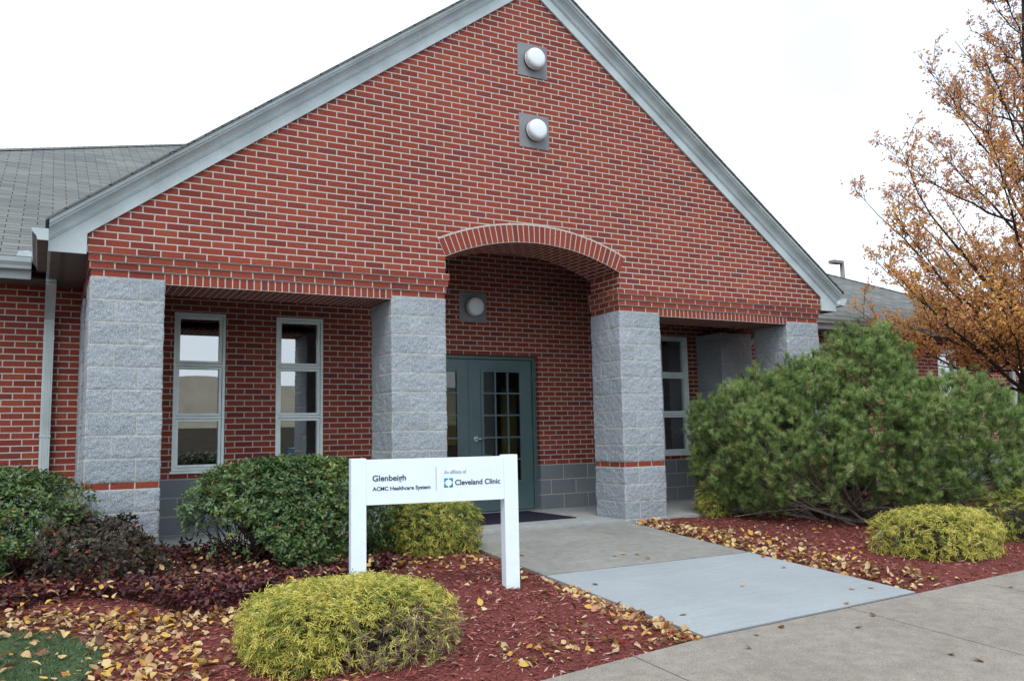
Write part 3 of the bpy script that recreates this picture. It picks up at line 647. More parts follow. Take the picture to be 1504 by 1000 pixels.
# rake trim: frieze board plus stepped mouldings, mirrored
EO = 0.344
cosr = 1 / math.sqrt(1 + SL * SL)
for sgn in (-1, 1):
    X = lambda x: MID + sgn * (x - MID) if sgn > 0 else x
    mir = (lambda x: x) if sgn < 0 else (lambda x: 2 * MID - x)
    zl = lambda x, d: ZA - SL * (MID - x) + d / cosr      # line at perpendicular distance d, left-hand side
    m = MB()
    d1 = 0.105
    poly = [(-EO, 2.69), (-0.045, 2.69), (-0.045, zl(-0.045, 0)), (MID, ZA), (MID, zl(MID, d1)), (-EO, zl(-EO, d1))]
    m.prism([(mir(x), z) for x, z in poly], FY - 0.028, FY - 0.001)
    prof = [(0.105, -.058), (0.106, -.07), (.118, -.07), (.119, -.078), (.13, -.081), (.148, -.09), (.168, -.108), (.184, -.135), (.188, -.148), (.206, -.152), (.207, -.168), (.236, -.172), (.236, 0.0)]
    for (da, ya), (db, yb) in zip(prof[:-1], prof[1:]):
        m.face([(mir(-EO), ya, zl(-EO, da)), (mir(MID), ya, zl(MID, da)), (mir(MID), yb, zl(MID, db)), (mir(-EO), yb, zl(-EO, db))])
    m.face([(mir(-EO), y, zl(-EO, d)) for d, y in [(0.105, 0.0)] + prof])
    m.build('rake_trim', 'trim', B, merge=False)
    # box return, eave fascia, soffit, gutter
    m = MB(); xo = mir(-EO); xi = mir(-0.002)
    m.box(min(xo, mir(-EO + .02)), max(xo, mir(-EO + .02)), FY + 0.0, 1.42, 2.69, 2.93); m.build('fascia', 'trim', B)
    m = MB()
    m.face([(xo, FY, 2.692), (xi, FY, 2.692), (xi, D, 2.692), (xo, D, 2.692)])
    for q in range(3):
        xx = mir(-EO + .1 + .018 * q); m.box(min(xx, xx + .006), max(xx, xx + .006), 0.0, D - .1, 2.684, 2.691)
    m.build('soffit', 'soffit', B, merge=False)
    gp = [(-EO - .002, 2.765), (-EO - .085, 2.765), (-EO - .095, 2.80), (-EO - .125, 2.835), (-EO - .135, 2.868), (-EO - .128, 2.868), (-EO - .118, 2.842), (-EO - .085, 2.806), (-EO - .076, 2.775), (-EO - .002, 2.775)]
    m = MB()
    solid = [(-EO - .002, 2.765), (-EO - .085, 2.765), (-EO - .095, 2.80), (-EO - .125, 2.835), (-EO - .135, 2.868), (-EO - .002, 2.868)]
    m.prism([(mir(x), z) for x, z in gp], -0.14, 1.38); m.prism([(mir(x), z) for x, z in solid], -0.143, -0.137)
    gt = m.build('gutter', 'gutter', B, merge=False)
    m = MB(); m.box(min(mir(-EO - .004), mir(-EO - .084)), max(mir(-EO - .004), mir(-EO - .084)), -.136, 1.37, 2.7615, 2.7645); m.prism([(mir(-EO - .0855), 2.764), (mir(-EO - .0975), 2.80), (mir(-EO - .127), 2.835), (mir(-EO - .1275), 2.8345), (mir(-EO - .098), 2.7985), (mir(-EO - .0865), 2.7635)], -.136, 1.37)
    m.build('gutter_shade_strip', 'soffit', gt, merge=False)  # thin dark strip; the shade beneath the gutter is put into its colour
    # porch roof slope
    m = MB(); dt = 0.238
    for yy0, yy1 in ((-0.19, 9.2),):
        A = [(mir(-EO - .03), zl(-EO - .03, dt)), (MID, zl(MID, dt)), (MID, zl(MID, dt + .018)), (mir(-EO - .03), zl(-EO - .03, dt + .018))]
        m.prism(A, yy0, yy1)
        Ls = (MID + EO) / cosr
        for i in range(len(m.uv)):
            if abs(m.v[m.f[i][0]].y - m.v[m.f[i][2]].y) > 1: m.uv[i] = [(m.v[j].y, (abs(m.v[j].x - MID)) / cosr) for j in m.f[i]]
    m.build('porch_roof', 'shingle', B, merge=False)

# main hipped roof
EY, EZ, HS = 1.32, 2.895, 0.5
X0, X1, Y1 = -6.6, 17.75, 21.0
hd = (Y1 - EY) / 2; RZ = EZ + hd * HS
r0, r1 = (X0 + hd, EY + hd, RZ), (X1 - hd, EY + hd, RZ)
m = MB(); k2 = math.sqrt(1 + HS * HS)
A_, B_, C_, D_ = (X0, EY, EZ), (X1, EY, EZ), (X1, Y1, EZ), (X0, Y1, EZ)
YC = 2.0; dc = YC - EY; zc = EZ + dc * HS; vc = dc * k2
m.face([A_, (-.02, EY, EZ), (-.02, YC, zc), (X0 + dc, YC, zc)], [(X0, 0), (-.02, 0), (-.02, vc), (X0 + dc, vc)])
m.face([(XE + .02, EY, EZ), B_, (X1 - dc, YC, zc), (XE + .02, YC, zc)], [(XE + .02, 0), (X1, 0), (X1 - dc, vc), (XE + .02, vc)])
m.face([(X0 + dc, YC, zc), (X1 - dc, YC, zc), r1, r0], [(X0 + dc, vc), (X1 - dc, vc), (r1[0], hd * k2), (r0[0], hd * k2)])
m.face([C_, D_, r0, r1], [(C_[0], 0), (D_[0], 0), (r0[0], hd * k2), (r1[0], hd * k2)])
m.face([D_, A_, r0], [(D_[1], 0), (A_[1], 0), (r0[1], hd * k2)]); m.face([B_, C_, r1], [(B_[1], 0), (C_[1], 0), (r1[1], hd * k2)])
m.build('main_roof', 'shingle', B, merge=False)
m = MB()                                                   # hip and ridge caps
for p, q in ((A_, r0), (B_, r1), (r0, r1)):
    p, q = Vector(p), Vector(q); L = (q - p).length; n = int(L / 0.14)
    for i in range(n):
        a = p + (q - p) * (i / n); b = p + (q - p) * ((i + 1.15) / n); d = (q - p).normalized(); sd_ = d.cross(Vector((0, 0, 1))).normalized() * 0.14
        dz = Vector((0, 0, 0.014)); lz = Vector((0, 0, -0.045 if p is not r0 else -.05))
        m.face([a + dz, b + dz * 0.6, b + sd_ + lz + dz * .6, a + sd_ + lz + dz]); m.face([a + dz, a - sd_ + lz + dz, b - sd_ + lz + dz * .6, b + dz * 0.6])
m.build('ridge_cap', 'shingle', B, merge=False)
for x0, x1 in ((X0, -EO - 0.14), (XE + EO + 0.14, X1)):
    xa, xb = (x0, 0.0) if x0 < 0 else (XE, x1)
    m = MB(); m.box(x0, x1, 1.42, 1.445, 2.685, 2.885); m.build('fascia', 'trim', B)
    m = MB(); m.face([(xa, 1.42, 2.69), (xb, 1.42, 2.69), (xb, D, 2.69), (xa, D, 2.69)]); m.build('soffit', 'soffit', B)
    gp = [(1.419, 2.775), (1.335, 2.775), (1.325, 2.805), (1.30, 2.84), (1.29, 2.885), (1.30, 2.885), (1.309, 2.845), (1.335, 2.812), (1.345, 2.785), (1.419, 2.785)]
    m = MB(); m.prism(gp, x0, x1, 'x'); m.build('gutter', 'gutter', B, merge=False)
    m = MB(); m.box(x0, x1, 1.415, 1.425, 2.86, 2.893); m.build('drip_edge', 'gutter', B)
    # leaves lying in the gutter
# downspouts
for x in (-0.302, XE + 0.37, 16.9):
    m = MB(); w2 = 0.048
    path = [(1.37, 2.775), (1.37, 2.66), (1.72, 2.42), (1.79, 2.34), (1.79, 0.02), (1.66, -0.0)]
    for (ya, za), (yb, zb_) in zip(path[:-1], path[1:]):
        dy, dz = yb - ya, zb_ - za; L = math.hypot(dy, dz); ny, nz_ = -dz / L * 0.035, dy / L * 0.035
        pts = [(ya - ny, za - nz_), (yb - ny, zb_ - nz_), (yb + ny, zb_ + nz_), (ya + ny, za + nz_)]
        m.prism(pts, x - w2, x + w2, 'x')
    for k in range(3): xx = x - 0.024 + .024 * k; m.box(xx - .004, xx + .004, 1.7495, 1.7555, 0.1, 2.32)
    for z in (2.12, 1.1): m.box(x - w2 - .006, x + w2 + .006, 1.749, 1.84, z, z + .018)
    m.build('downspout', 'gutter', B, merge=False)
m = MB(); m.prism([(-0.62, 2.90), (-0.48, 2.90), (-0.47, 2.94), (-0.52, 2.965), (-0.60, 2.95)], 1.33, 1.62); m.build('roof_flashing', 'gutter', B)

# round wall lights on grey block plates
def wall_light(cx, cz, y):
    h = 8 * I
    m = MB(); m.box(cx - h, cx + h, y - 0.004, y + 0.05, cz - h, cz + h)
    for i in range(len(m.uv)): m.uv[i] = [(u - cx, w - cz) for u, w in m.uv[i]]
    pl = m.build('light_plate', 'plateblock', B, merge=False)
    b = MB(); n = 32
    b.tube([(cx, y - .004, cz), (cx, y - 0.03, cz)], .12, n); b.build('lamp_base', 'dark', pl)
    r = [0.118, .124, .124, .118, .122, .122, .112, .085, .045, .003]; yy = [.028, .032, .05, .054, .058, .098, .116, .124, .127, .128]
    b = MB(); b.tube([(cx, y - q, cz) for q in yy], r, n); b.build('lamp_lens', 'lens', pl)
wall_light(MID, 5.441, FY); wall_light(MID, 4.568, FY); wall_light(4.72, 2.755, D)

# ------------------------------------------------------------------ door mat
m = MB(); m.box(3.85, 5.45, 0.56, 1.78, -0.001, 0.011)
tag(m.build('door_mat', 'mat', None, bevel=0.004), 'dark purple rubber door mat lying in front of the double doors', 'door mat')

# ------------------------------------------------------------------ sign
sgn_o = empty('entrance_sign', (2.35, -2.18, gzf(-2.18)), 'white post and panel sign with dark lettering standing in the mulch bed', 'sign')
pL = Vector((1.76, -2.085, 0)); pR = Vector((2.945, -2.30, 0)); ex = (pR - pL).normalized(); ey = Vector((-ex.y, ex.x, 0)); SLN = (pR - pL).length
def sp(u, w, z): p = pL + ex * u + ey * w; return Vector((p.x, p.y, z))
def sbox(m, u0, u1, w0, w1, z0_, z1_):
    A = [sp(u0, w0, z0_), sp(u1, w0, z0_), sp(u1, w1, z0_), sp(u0, w1, z0_), sp(u0, w0, z1_), sp(u1, w0, z1_), sp(u1, w1, z1_), sp(u0, w1, z1_)]
    for idx in ((0, 1, 5, 4), (1, 2, 6, 5), (2, 3, 7, 6), (3, 0, 4, 7), (4, 5, 6, 7), (3, 2, 1, 0)): m.face([A[i] for i in idx])
for u in (0, SLN):
    m = MB(); sbox(m, u - .057, u + .057, -.057, .057, -0.3, 0.862); m.build('post', 'sign', sgn_o, bevel=0.004)
m = MB(); sbox(m, 0.0572, SLN - .0572, -.05, -.008, 0.514, 0.852); panel = m.build('panel', 'sign', sgn_o, bevel=0.002)
def text(body, u, z, size, mat, bold=0.0, width=None):
    cu = bpy.data.curves.new('lettering', 'FONT'); cu.body = body; cu.size = size; cu.extrude = 0.0008; cu.offset = bold; cu.space_character = 1.0
    to = bpy.data.objects.new('tmp', cu); COL.objects.link(to); bpy.context.view_layer.update()
    me = bpy.data.meshes.new_from_object(to.evaluated_get(bpy.context.evaluated_depsgraph_get())); bpy.data.objects.remove(to)
    xs = [v.co.x for v in me.vertices]; wd = max(xs) - min(xs); k = (width / wd) if width else 1.0; x0 = min(xs)
    org = root_loc(panel)
    for v in me.vertices: v.co = sp(u + (v.co.x - x0) * k, -.0512 - v.co.z, z + v.co.y) - org
    me.materials.clear(); me.materials.append(MAT[mat]); o = bpy.data.objects.new('lettering', me); COL.objects.link(o); o.parent = panel
PWD = SLN - .1144
uf = lambda f: 0.0572 + PWD * f
text('Glenbeigh', uf(0.043), 0.691, 0.062, 'ink', 0.0012, PWD * 0.235)
text('ACMC Healthcare System', uf(0.043), 0.620, 0.040, 'ink', 0.0009, PWD * 0.41)
text('An affiliate of', uf(0.552), 0.728, 0.040, 'greyink', 0.0, PWD * 0.163)
text('Cleveland Clinic', uf(0.632), 0.640, 0.056, 'ink', 0.0012, PWD * 0.338)
m = MB(); sbox(m, uf(0.492), uf(0.492) + 0.0035, -.0515, -.0495, 0.603, 0.783); m.build('divider_line', 'greyink', panel)
ec = (uf(0.552) + 0.035, 0.659); a = 0.035
for sx in (-1, 1):
    for sz, mt in ((1, 'blue'), (-1, 'green')):
        m = MB(); q = lambda u0, u1, z0_, z1_: sbox(m, ec[0] + min(sx * u0, sx * u1), ec[0] + max(sx * u0, sx * u1), -.0518, -.0495, ec[1] + min(sz * z0_, sz * z1_), ec[1] + max(sz * z0_, sz * z1_))
        q(0.004, a, 0.024, a); q(0.024, a, 0.004, 0.0238); q(.017, .0238, .017, .0238)
        m.build('emblem', mt if not (sx > 0 and sz < 0) else 'green', panel, merge=False)

# ------------------------------------------------------------------ far things
lp = empty('parking_light', (46.6, 30, -0.2), 'tall parking lot light with flat square head rising behind the right roof', 'lamp post')
m = MB(); m.tube([(46.6, 30, -0.2), (46.6, 30, 12.3)], [.2, .15], 8); m.build('pole', 'pole', lp)
m = MB(); m.box(45.55, 46.45, 29.75, 30.25, 12.08, 12.3); m.box(46.4, 46.75, 29.93, 30.07, 12.15, 12.28); m.build('lamp_head', 'pole', lp, bevel=0.03)
# industrial building across the street (seen mirrored in the windows)
ib = empty('tan_warehouse', (13, -80, -1.3), 'tan metal warehouse with a low arched parapet across the street', 'building')
m = MB(); arcp = [(x, 6.7 + 0.9 * max(0, math.cos((x - 13.2) / 6 * math.pi / 2)) if abs(x - 13.2) < 6 else 6.7) for x in np.linspace(-50, 75, 126)]
for (xa, za), (xb, zb_) in zip(arcp[:-1], arcp[1:]):
    m.face([(xa, -75, 3.9), (xb, -75, 3.9), (xb, -75, zb_), (xa, -75, za)]); m.face([(xa, -75, za), (xb, -75, zb_), (xb, -95, zb_), (xa, -95, za)])
m.build('upper_wall', 'tan', ib, merge=False)
m = MB(); m.box(-50, 75, -95, -74.98, 2.5, 3.9); m.build('lower_wall', 'cream', ib)
m = MB(); m.box(-50, 75, -95, -74.96, -1.6, 2.49); m.build('base_wall', 'room', ib)
# parked van in the lot (seen mirrored)
vx, vy, vz = 8.6, -17.5, gzf(-17.5) - 0.14
van = empty('parked_minivan', (vx, vy, vz), 'dark blue minivan parked in the lot facing the building', 'van')
m = MB()
prof = [(2.3, .35), (2.35, .75), (2.2, .95), (1.35, 1.08), (0.55, 1.72), (-1.9, 1.75), (-2.25, 1.1), (-2.3, .4)]
secs = [(-.92, .97), (-.95, 1.0), (.95, 1.0), (.92, .97)]
for (xa, ka), (xb, kb) in zip(secs[:-1], secs[1:]):
    for (ya, za), (yb, zb_) in zip(prof, prof[1:] + prof[:1]):
        m.face([(vx + xa, vy + ya * ka, vz + za), (vx + xb, vy + ya * kb, vz + za), (vx + xb, vy + yb * kb, vz + zb_), (vx + xa, vy + yb * ka, vz + zb_)])
for xa, ka in (secs[0], secs[-1]): m.face([(vx + xa, vy + y * ka, vz + z) for y, z in prof])
body = m.build('body', 'carpaint', van, bevel=0.04)
MAT['carglass'] = plain('car_glass', (0.03, 0.05, 0.07), 0.05, 0.8)
m = MB(); m.face([(vx - .8, vy + 1.3, vz + 1.13), (vx + .8, vy + 1.3, vz + 1.13), (vx + .7, vy + .6, vz + 1.7), (vx - .7, vy + .6, vz + 1.7)]); m.build('windscreen', 'carglass', van)
for x in (-.9, .9):
    for y in (-1.45, 1.5):
        m = MB(); m.tube([(vx + x - .1, vy + y, vz + .32), (vx + x + .1, vy + y, vz + .32)], .32, 18); m.build('wheel', 'tyre', van)
    m = MB(); m.box(vx + x * .75 - .12, vx + x * .75 + .12, vy + 2.3, vy + 2.36, vz + .7, vz + .84); m.build('headlight', 'lens', van)
#VEG
# ------------------------------------------------------------------ vegetation
def segs(A, Bv, ra, rb, n=5):
    """independent tapered prisms from A to B"""
    A = np.asarray(A, float); Bv = np.asarray(Bv, float); d = nrm(Bv - A)
    ref = np.where(np.abs(d[:, 2:3]) < 0.9, np.array([[0, 0, 1.0]]), np.array([[1.0, 0, 0]]))
    u = nrm(np.cross(d, ref)); w = np.cross(d, u); N = len(A); V = []
    for P, r in ((A, ra), (Bv, rb)):
        r = np.broadcast_to(r, (N,))[:, None]
        for k in range(n):
            t = 2 * math.pi * k / n; V.append(P + r * (math.cos(t) * u + math.sin(t) * w))
    V = np.stack(V, 1).reshape(-1, 3)
    f = np.array([[k, (k + 1) % n, n + (k + 1) % n, n + k] for k in range(n)])
    F = (np.arange(N)[:, None, None] * 2 * n + f[None]).reshape(-1, 4)
    return V, F
def poly_segs(lines, n=5):
    A = []; Bv = []; ra = []; rb = []
    for pts, r0, r1 in lines:
        k = len(pts) - 1
        for i in range(k):
            d = (pts[i + 1] - pts[i]) * 0.04
            A.append(pts[i] - d); Bv.append(pts[i + 1] + d); ra.append(r0 + (r1 - r0) * i / k); rb.append(r0 + (r1 - r0) * (i + 1) / k)
    return segs(np.array(A), np.array(Bv), np.array(ra), np.array(rb), n)
def curve(a, b, mid, n=5):
    t = np.linspace(0, 1, n)[:, None]; return list((1 - t) ** 2 * a + 2 * t * (1 - t) * mid + t * t * b)
def cat(parts):
    V = []; F = []; o = 0
    for v, f in parts: V.append(v); F.append(f + o); o += len(v)
    return np.concatenate(V), np.concatenate(F)
class Lump:
    def __init__(s, seed, k=6):
        r = np.random.default_rng(seed); s.a = nrm(r.normal(size=(k, 3))) * r.uniform(2.5, 8, (k, 1)); s.p = r.uniform(0, 6.28, k)
    def __call__(s, d): return np.sin(d @ s.a.T + s.p).mean(1)
def dome(n, c, r, p, seed, zmin=-0.5, lump=0.1, tlo=0.6, thi=1.0, pw=2.0):
    """points in the outer shell of a lumpy super-ellipsoid: position, outward normal, depth t"""
    d = rdir(n * 3); d = d[d[:, 2] > zmin][:n]; r = np.array(r)
    s = (np.abs(d / r) ** p).sum(1) ** (-1 / p); L = Lump(seed)
    s = s * (1 + lump * L(d)); t = tlo + (thi - tlo) * rng.random(len(d)) ** (1 / pw)
    P = np.array(c) + d * (s * t)[:, None]; N = nrm(np.sign(d) * np.abs(d / r) ** (p - 1) / r); return P, N, t

def broadleaf(name, label, c, r, n, leaf, seed, mat='azalea', keep=None, per=7, stems=26, base=None, zmin=-0.75, p=2.4, tw='darktwig', group=None, cat_='shrub', lump=0.16):
    o = empty(name, (c[0], c[1], gzf(c[1])), label, cat_, group)
    P, N, t = dome(n, c, r, p, seed, zmin, lump)
    k = P[:, 2] > gz(P[:, 1]) + 0.03
    if keep is not None: k &= keep(P, t)
    P, N, t = P[k], N[k], t[k]; q = len(P)
    ax = nrm(N * 0.7 + rdir(q) * 0.5 + np.array([0, 0, 0.55]))
    PP = np.repeat(P, per, 0) + rng.normal(size=(q * per, 3)) * 0.012; AX = np.repeat(ax, per, 0)
    rad = rdir(q * per); rad = nrm(rad - (rad * AX).sum(1)[:, None] * AX)
    D_ = nrm(AX * rng.uniform(0.05, 0.75, (q * per, 1)) + rad); L = leaf * rng.uniform(0.65, 1.2, q * per)
    V, F, m_ = leaves(PP, D_, nrm(AX + 0.35 * rdir(q * per)), L, L * rng.uniform(0.38, 0.52, q * per), 0.12, rng.uniform(-.2, .1, q * per))
    rb = np.repeat(rng.random(q), per); L2 = Lump(seed + 3); pat = np.repeat(L2(P * 2.2), per)
    rn = np.clip(0.42 + 0.25 * (rb - .5) + 0.3 * pat + 0.17 * rng.normal(size=q * per), 0, 0.88); od = rng.random(q * per); rn[od > 0.965] = rng.uniform(.9, 1, (od > .965).sum())
    npmesh('foliage', mat, V, F, o, np.repeat(rn, m_))
    bx = np.array(base if base is not None else (c[0], c[1], gzf(c[1]))); ln = []
    for i in rng.choice(q, min(q, stems * 4), replace=False):
        e = P[i]; s0 = bx + np.array([rng.normal() * r[0] * .3, rng.normal() * r[1] * .25, -0.03]); md = (s0 + e) / 2 + np.array([0, 0, -0.12 * r[2]]) + rng.normal(size=3) * .05 + (e - s0) * np.array([.15, .15, -.1])
        ln.append((curve(s0, e, md, 5), rng.uniform(.004, .011), .002))
    V, F = poly_segs(ln, 5); npmesh('branches', tw, V, F, o); return o

def keepL(P, t):
    h = P[:, 2] - gz(P[:, 1]); return (h > 0.36 + 0.12 * np.sin(P[:, 0] * 5)) | ((P[:, 0] < -0.55) & (rng.random(len(P)) < .55)) | (rng.random(len(P)) < 0.16)
broadleaf('evergreen_shrub', 'rounded evergreen shrub with bare lower twigs at the left edge, before the downspout', (-0.85, -0.25, 0.34), (0.92, 0.72, 0.50), 5200, 0.045, 21, keep=keepL)
def keepM(P, t):
    h = P[:, 2] - gz(P[:, 1]); lim = np.where(P[:, 0] < 1.3 + .1 * np.sin(h * 12), 0.46 + 0.1 * np.sin(P[:, 1] * 9 + P[:, 0] * 6), 0.03); return (h > lim) | (rng.random(len(P)) < 0.04)
broadleaf('evergreen_shrub', 'broad dark green evergreen shrub under the two tall windows, behind the sign', (1.62, -0.62, 0.34), (0.97, 0.68, 0.53), 6500, 0.045, 22, keep=keepM, base=(1.5, -.55, -.08), stems=40)
def keepB(P, t):
    h = P[:, 2] - gz(P[:, 1]); return h < np.clip(0.62 - 0.42 * (P[:, 0] + 0.25), 0.1, 0.7) + .1 * np.sin(P[:, 0] * 9 + P[:, 1] * 7)
broadleaf('withered_shrub', 'low withered shrub with dark brown and purple leaves in front of the leftmost pillar', (0.42, -0.62, 0.06), (0.85, 0.6, 0.5), 2600, 0.052, 23, 'brownleaf', keep=keepB, per=6, stems=26, lump=.35)

def cypress(name, label, c, r, n, seed, dead=None, zmin=-0.85, sc=1.0, p=3.1, bright=0.0):
    o = empty(name, (c[0], c[1], gzf(c[1])), label, 'shrub', 'golden cypress shrubs in the beds')
    P, N, t = dome(n, c, r, p, seed, zmin, 0.09, 0.72, 1.04, 1.6)
    k = P[:, 2] > gz(P[:, 1]) + 0.01
    dm = np.zeros(len(P), bool)
    if dead is not None: dd = dead(P); dm = rng.random(len(P)) < 0.97 * dd; k &= ~dm | (rng.random(len(P)) < .3)
    P, N, t, dm = P[k], N[k], t[k], dm[k]; q = len(P); up = np.array([0, 0, 1.0])
    lat = rdir(q); lat = nrm(lat - (lat * N).sum(1)[:, None] * N)
    D_ = nrm(N * 0.5 + lat * 0.8 + up * np.where(N[:, 2:3] > 0.5, 0.05, -0.22) + rdir(q) * .3)
    Nn = nrm(up * 0.6 + N * .6 + rdir(q) * .4); Sx = nrm(np.cross(D_, Nn)); Nn = np.cross(Sx, D_)
    l = 0.058 * sc * rng.uniform(.7, 1.3, q); vs = []; rn = []
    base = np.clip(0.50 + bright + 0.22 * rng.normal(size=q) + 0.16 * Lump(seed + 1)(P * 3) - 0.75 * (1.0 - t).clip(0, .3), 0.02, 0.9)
    far = rng.random(q); base[far > .985] = 1.0; base[dm] = 1.0
    def add(Pb, Dd, Nv, L, Wd, off):
        V, F, m_ = leaves(Pb, Dd, Nv, L, Wd, 0.05, -0.18); vs.append((V, F)); rn.append(np.repeat(np.clip(base + off + .06 * rng.normal(size=q), 0, 1), m_))
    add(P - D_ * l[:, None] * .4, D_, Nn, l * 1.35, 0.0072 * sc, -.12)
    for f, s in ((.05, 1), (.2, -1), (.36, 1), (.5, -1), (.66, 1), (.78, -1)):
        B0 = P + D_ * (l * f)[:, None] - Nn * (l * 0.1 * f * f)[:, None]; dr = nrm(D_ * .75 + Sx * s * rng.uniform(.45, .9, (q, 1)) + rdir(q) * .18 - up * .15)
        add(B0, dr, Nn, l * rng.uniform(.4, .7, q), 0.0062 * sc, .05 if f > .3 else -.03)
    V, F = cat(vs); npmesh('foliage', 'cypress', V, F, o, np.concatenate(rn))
    ln = []; b0 = np.array([c[0], c[1], gzf(c[1]) + .02]); Pd, Nd, td = dome(1100, c, r, p, seed, zmin, .09, .6, .97)
    Pd = Pd[Pd[:, 2] > gz(Pd[:, 1]) + 0.02]
    for e in Pd:
        s0 = b0 + (e - b0) * np.array([.5, .5, .1]) * rng.uniform(.4, 1.1) + rng.normal(size=3) * np.array([.05, .05, 0]); ln.append((curve(s0, e, (s0 + e) / 2 + np.array([0, 0, -.03]) + rng.normal(size=3) * .03, 4), .0034, .0016))
    V, F = poly_segs(ln, 4); npmesh('branches', 'twig', V, F, o); return o
def deadF(P):
    a = (P[:, 0] - 1.36) / .62; h = (P[:, 2] - gz(P[:, 1])) / .44
    return np.clip((0.74 + .08 * np.sin(a * 6) - h) * 7, 0, 1) * np.clip((a + 0.5) * 4, 0, 1) * np.clip((-3.1 - P[:, 1] + .25 * np.clip(a, 0, 1)) * 8, 0, 1)
cypress('golden_cypress', 'wide golden cypress shrub in the foreground below the sign, bare grey twigs showing low down', (1.33, -3.22, -0.15), (0.63, 0.52, 0.28), 13000, 31, deadF, bright=.04)
cypress('golden_cypress', 'small upright golden cypress shrub seen between the sign posts', (3.0, -0.55, 0.11), (0.46, 0.42, 0.30), 4000, 32, sc=1.1, bright=-.12)
cypress('golden_cypress', 'low bright golden cypress shrub in front of the big pine', (7.4, -2.9, -0.08), (0.58, 0.45, 0.27), 4200, 33, sc=1.25, bright=.08)
cypress('golden_cypress', 'greenish cypress shrub cut by the right edge of the photo', (9.15, -2.75, -0.05), (0.5, 0.45, 0.32), 2200, 34, sc=1.25, bright=-.22)
cypress('golden_cypress', 'small cypress shrub half hidden between the third pillar and the pine', (7.12, -0.05, 0.1), (0.17, 0.2, 0.25), 700, 35, sc=1.2, bright=-.2)

# big mugo pine
LV = np.array([0.63, -0.78, 0]); DV = np.array([0.78, 0.63, 0]); PC = np.array([8.45, -1.1, 0.0])
mounds = [(-1.12, -.1, .80, .82, .9, .93), (-.4, .1, 1.02, .75, .9, .95), (.22, .25, 1.2, .62, .9, 1.12), (1.15, 0, .72, .84, .9, .86), (-.55, -.6, .62, .9, .6, .8), (.5, -.45, .8, .8, .6, .8)]
pine = empty('mugo_pine', (PC[0], PC[1], gzf(PC[1])), 'large bushy green mountain pine shrub beside the entrance walk, in front of the rightmost pillar', 'shrub')
Ps = []; Ns = []
for i, (a, b, z, ra, rb, rz) in enumerate(mounds):
    q = int(225 * (ra * rz + ra * rb + rb * rz)); d = rdir(q); L = Lump(60 + i, 8); s = (1 + .15 * L(d * 1.6)); t = .66 + .38 * rng.random(q) ** .6
    e = d * np.array([ra, rb, rz]) * (s * t)[:, None]; w = PC + LV * (a + e[:, :1]) + DV * (b + e[:, 1:2]) + np.array([0, 0, 1]) * (z + e[:, 2:3])
    n_ = d / np.array([ra, rb, rz]); n_ = LV * n_[:, :1] + DV * n_[:, 1:2] + np.array([0, 0, 1]) * n_[:, 2:3]; Ps.append(w); Ns.append(nrm(n_))
P = np.concatenate(Ps); N = nrm(np.concatenate(Ns))
la = (P - PC) @ LV; lb = (P - PC) @ DV; kk = P[:, 2] > gz(P[:, 1]) + .1
hh = P[:, 2] - gz(P[:, 1]); core = np.ones(len(P), bool)
for (a, b, z, ra, rb, rz) in mounds: core &= ((la - a) / ra) ** 2 + ((lb - b) / rb) ** 2 + ((P[:, 2] - z) / rz) ** 2 > 0.36
opening = (hh < .40 + .2 * np.sin(la * 5 + 1)) & (la > -1.05) & (la < 2.2) & (lb < .3) & (rng.random(len(P)) > .13)
kk &= core & ~opening; P, N = P[kk], N[kk]
kt = 6; P = np.repeat(P, kt, 0); N = np.repeat(N, kt, 0); q = len(P); sp_ = rdir(q); P = P + sp_ * rng.uniform(.02, .125, (q, 1)) + np.array([0, 0, .03]); N = nrm(N + sp_ * .8)
ax = nrm(N * .55 + np.array([0, 0, .6]) + rdir(q) * .45); sl_ = rng.uniform(.05, .10, q); per = 74
tt = rng.random((q, per)) ** .8; rd = rdir(q * per); AX = np.repeat(ax, per, 0); rd = nrm(rd - (rd * AX).sum(1)[:, None] * AX)
st_ = np.repeat(P, per, 0) - AX * (np.repeat(sl_, per) * (1 - tt.ravel()))[:, None]
dn = nrm(AX * rng.uniform(.45, 1.3, (q * per, 1)) + rd * .8); nl = rng.uniform(.05, .082, q * per)
sd_ = nrm(np.cross(dn, rdir(q * per))) * 0.0019
V = np.stack([st_ - sd_, st_ + sd_, st_ + dn * nl[:, None]], 1).reshape(-1, 3); F = np.arange(len(V)).reshape(-1, 3)
rb_ = np.clip(.42 + .2 * rng.normal(size=q) + .15 * Lump(77)(P * 2), .05, .85); od = rng.random(q); rb_[od > .975] = .995
npmesh('needles', 'needle', V, F, pine, np.clip(np.repeat(rb_, per) + .1 * rng.normal(size=q * per), 0, 1))
bi = rng.choice(q, q // 5, replace=False); V, F, m_ = leaves(P[bi], ax[bi], rdir(len(bi)), .02, .007, .0); npmesh('buds', 'bud', V, F, pine)
V1 = segs(P - ax * sl_[:, None] * 1.4, P - ax * .01, .0035, .0025, 4); ln = []
print('pine shoots', q)
for i in rng.choice(q, 130, replace=False):
    s0 = PC + LV * rng.normal() * .28 + DV * rng.normal() * .2 + np.array([0, 0, gzf(-1.1) - .02]); e = P[i] - ax[i] * .15
    md = s0 + (e - s0) * np.array([.62, .62, .22]) + rng.normal(size=3) * .08; ln.append((curve(s0, e, md, 7), rng.uniform(.009, .026), .004))
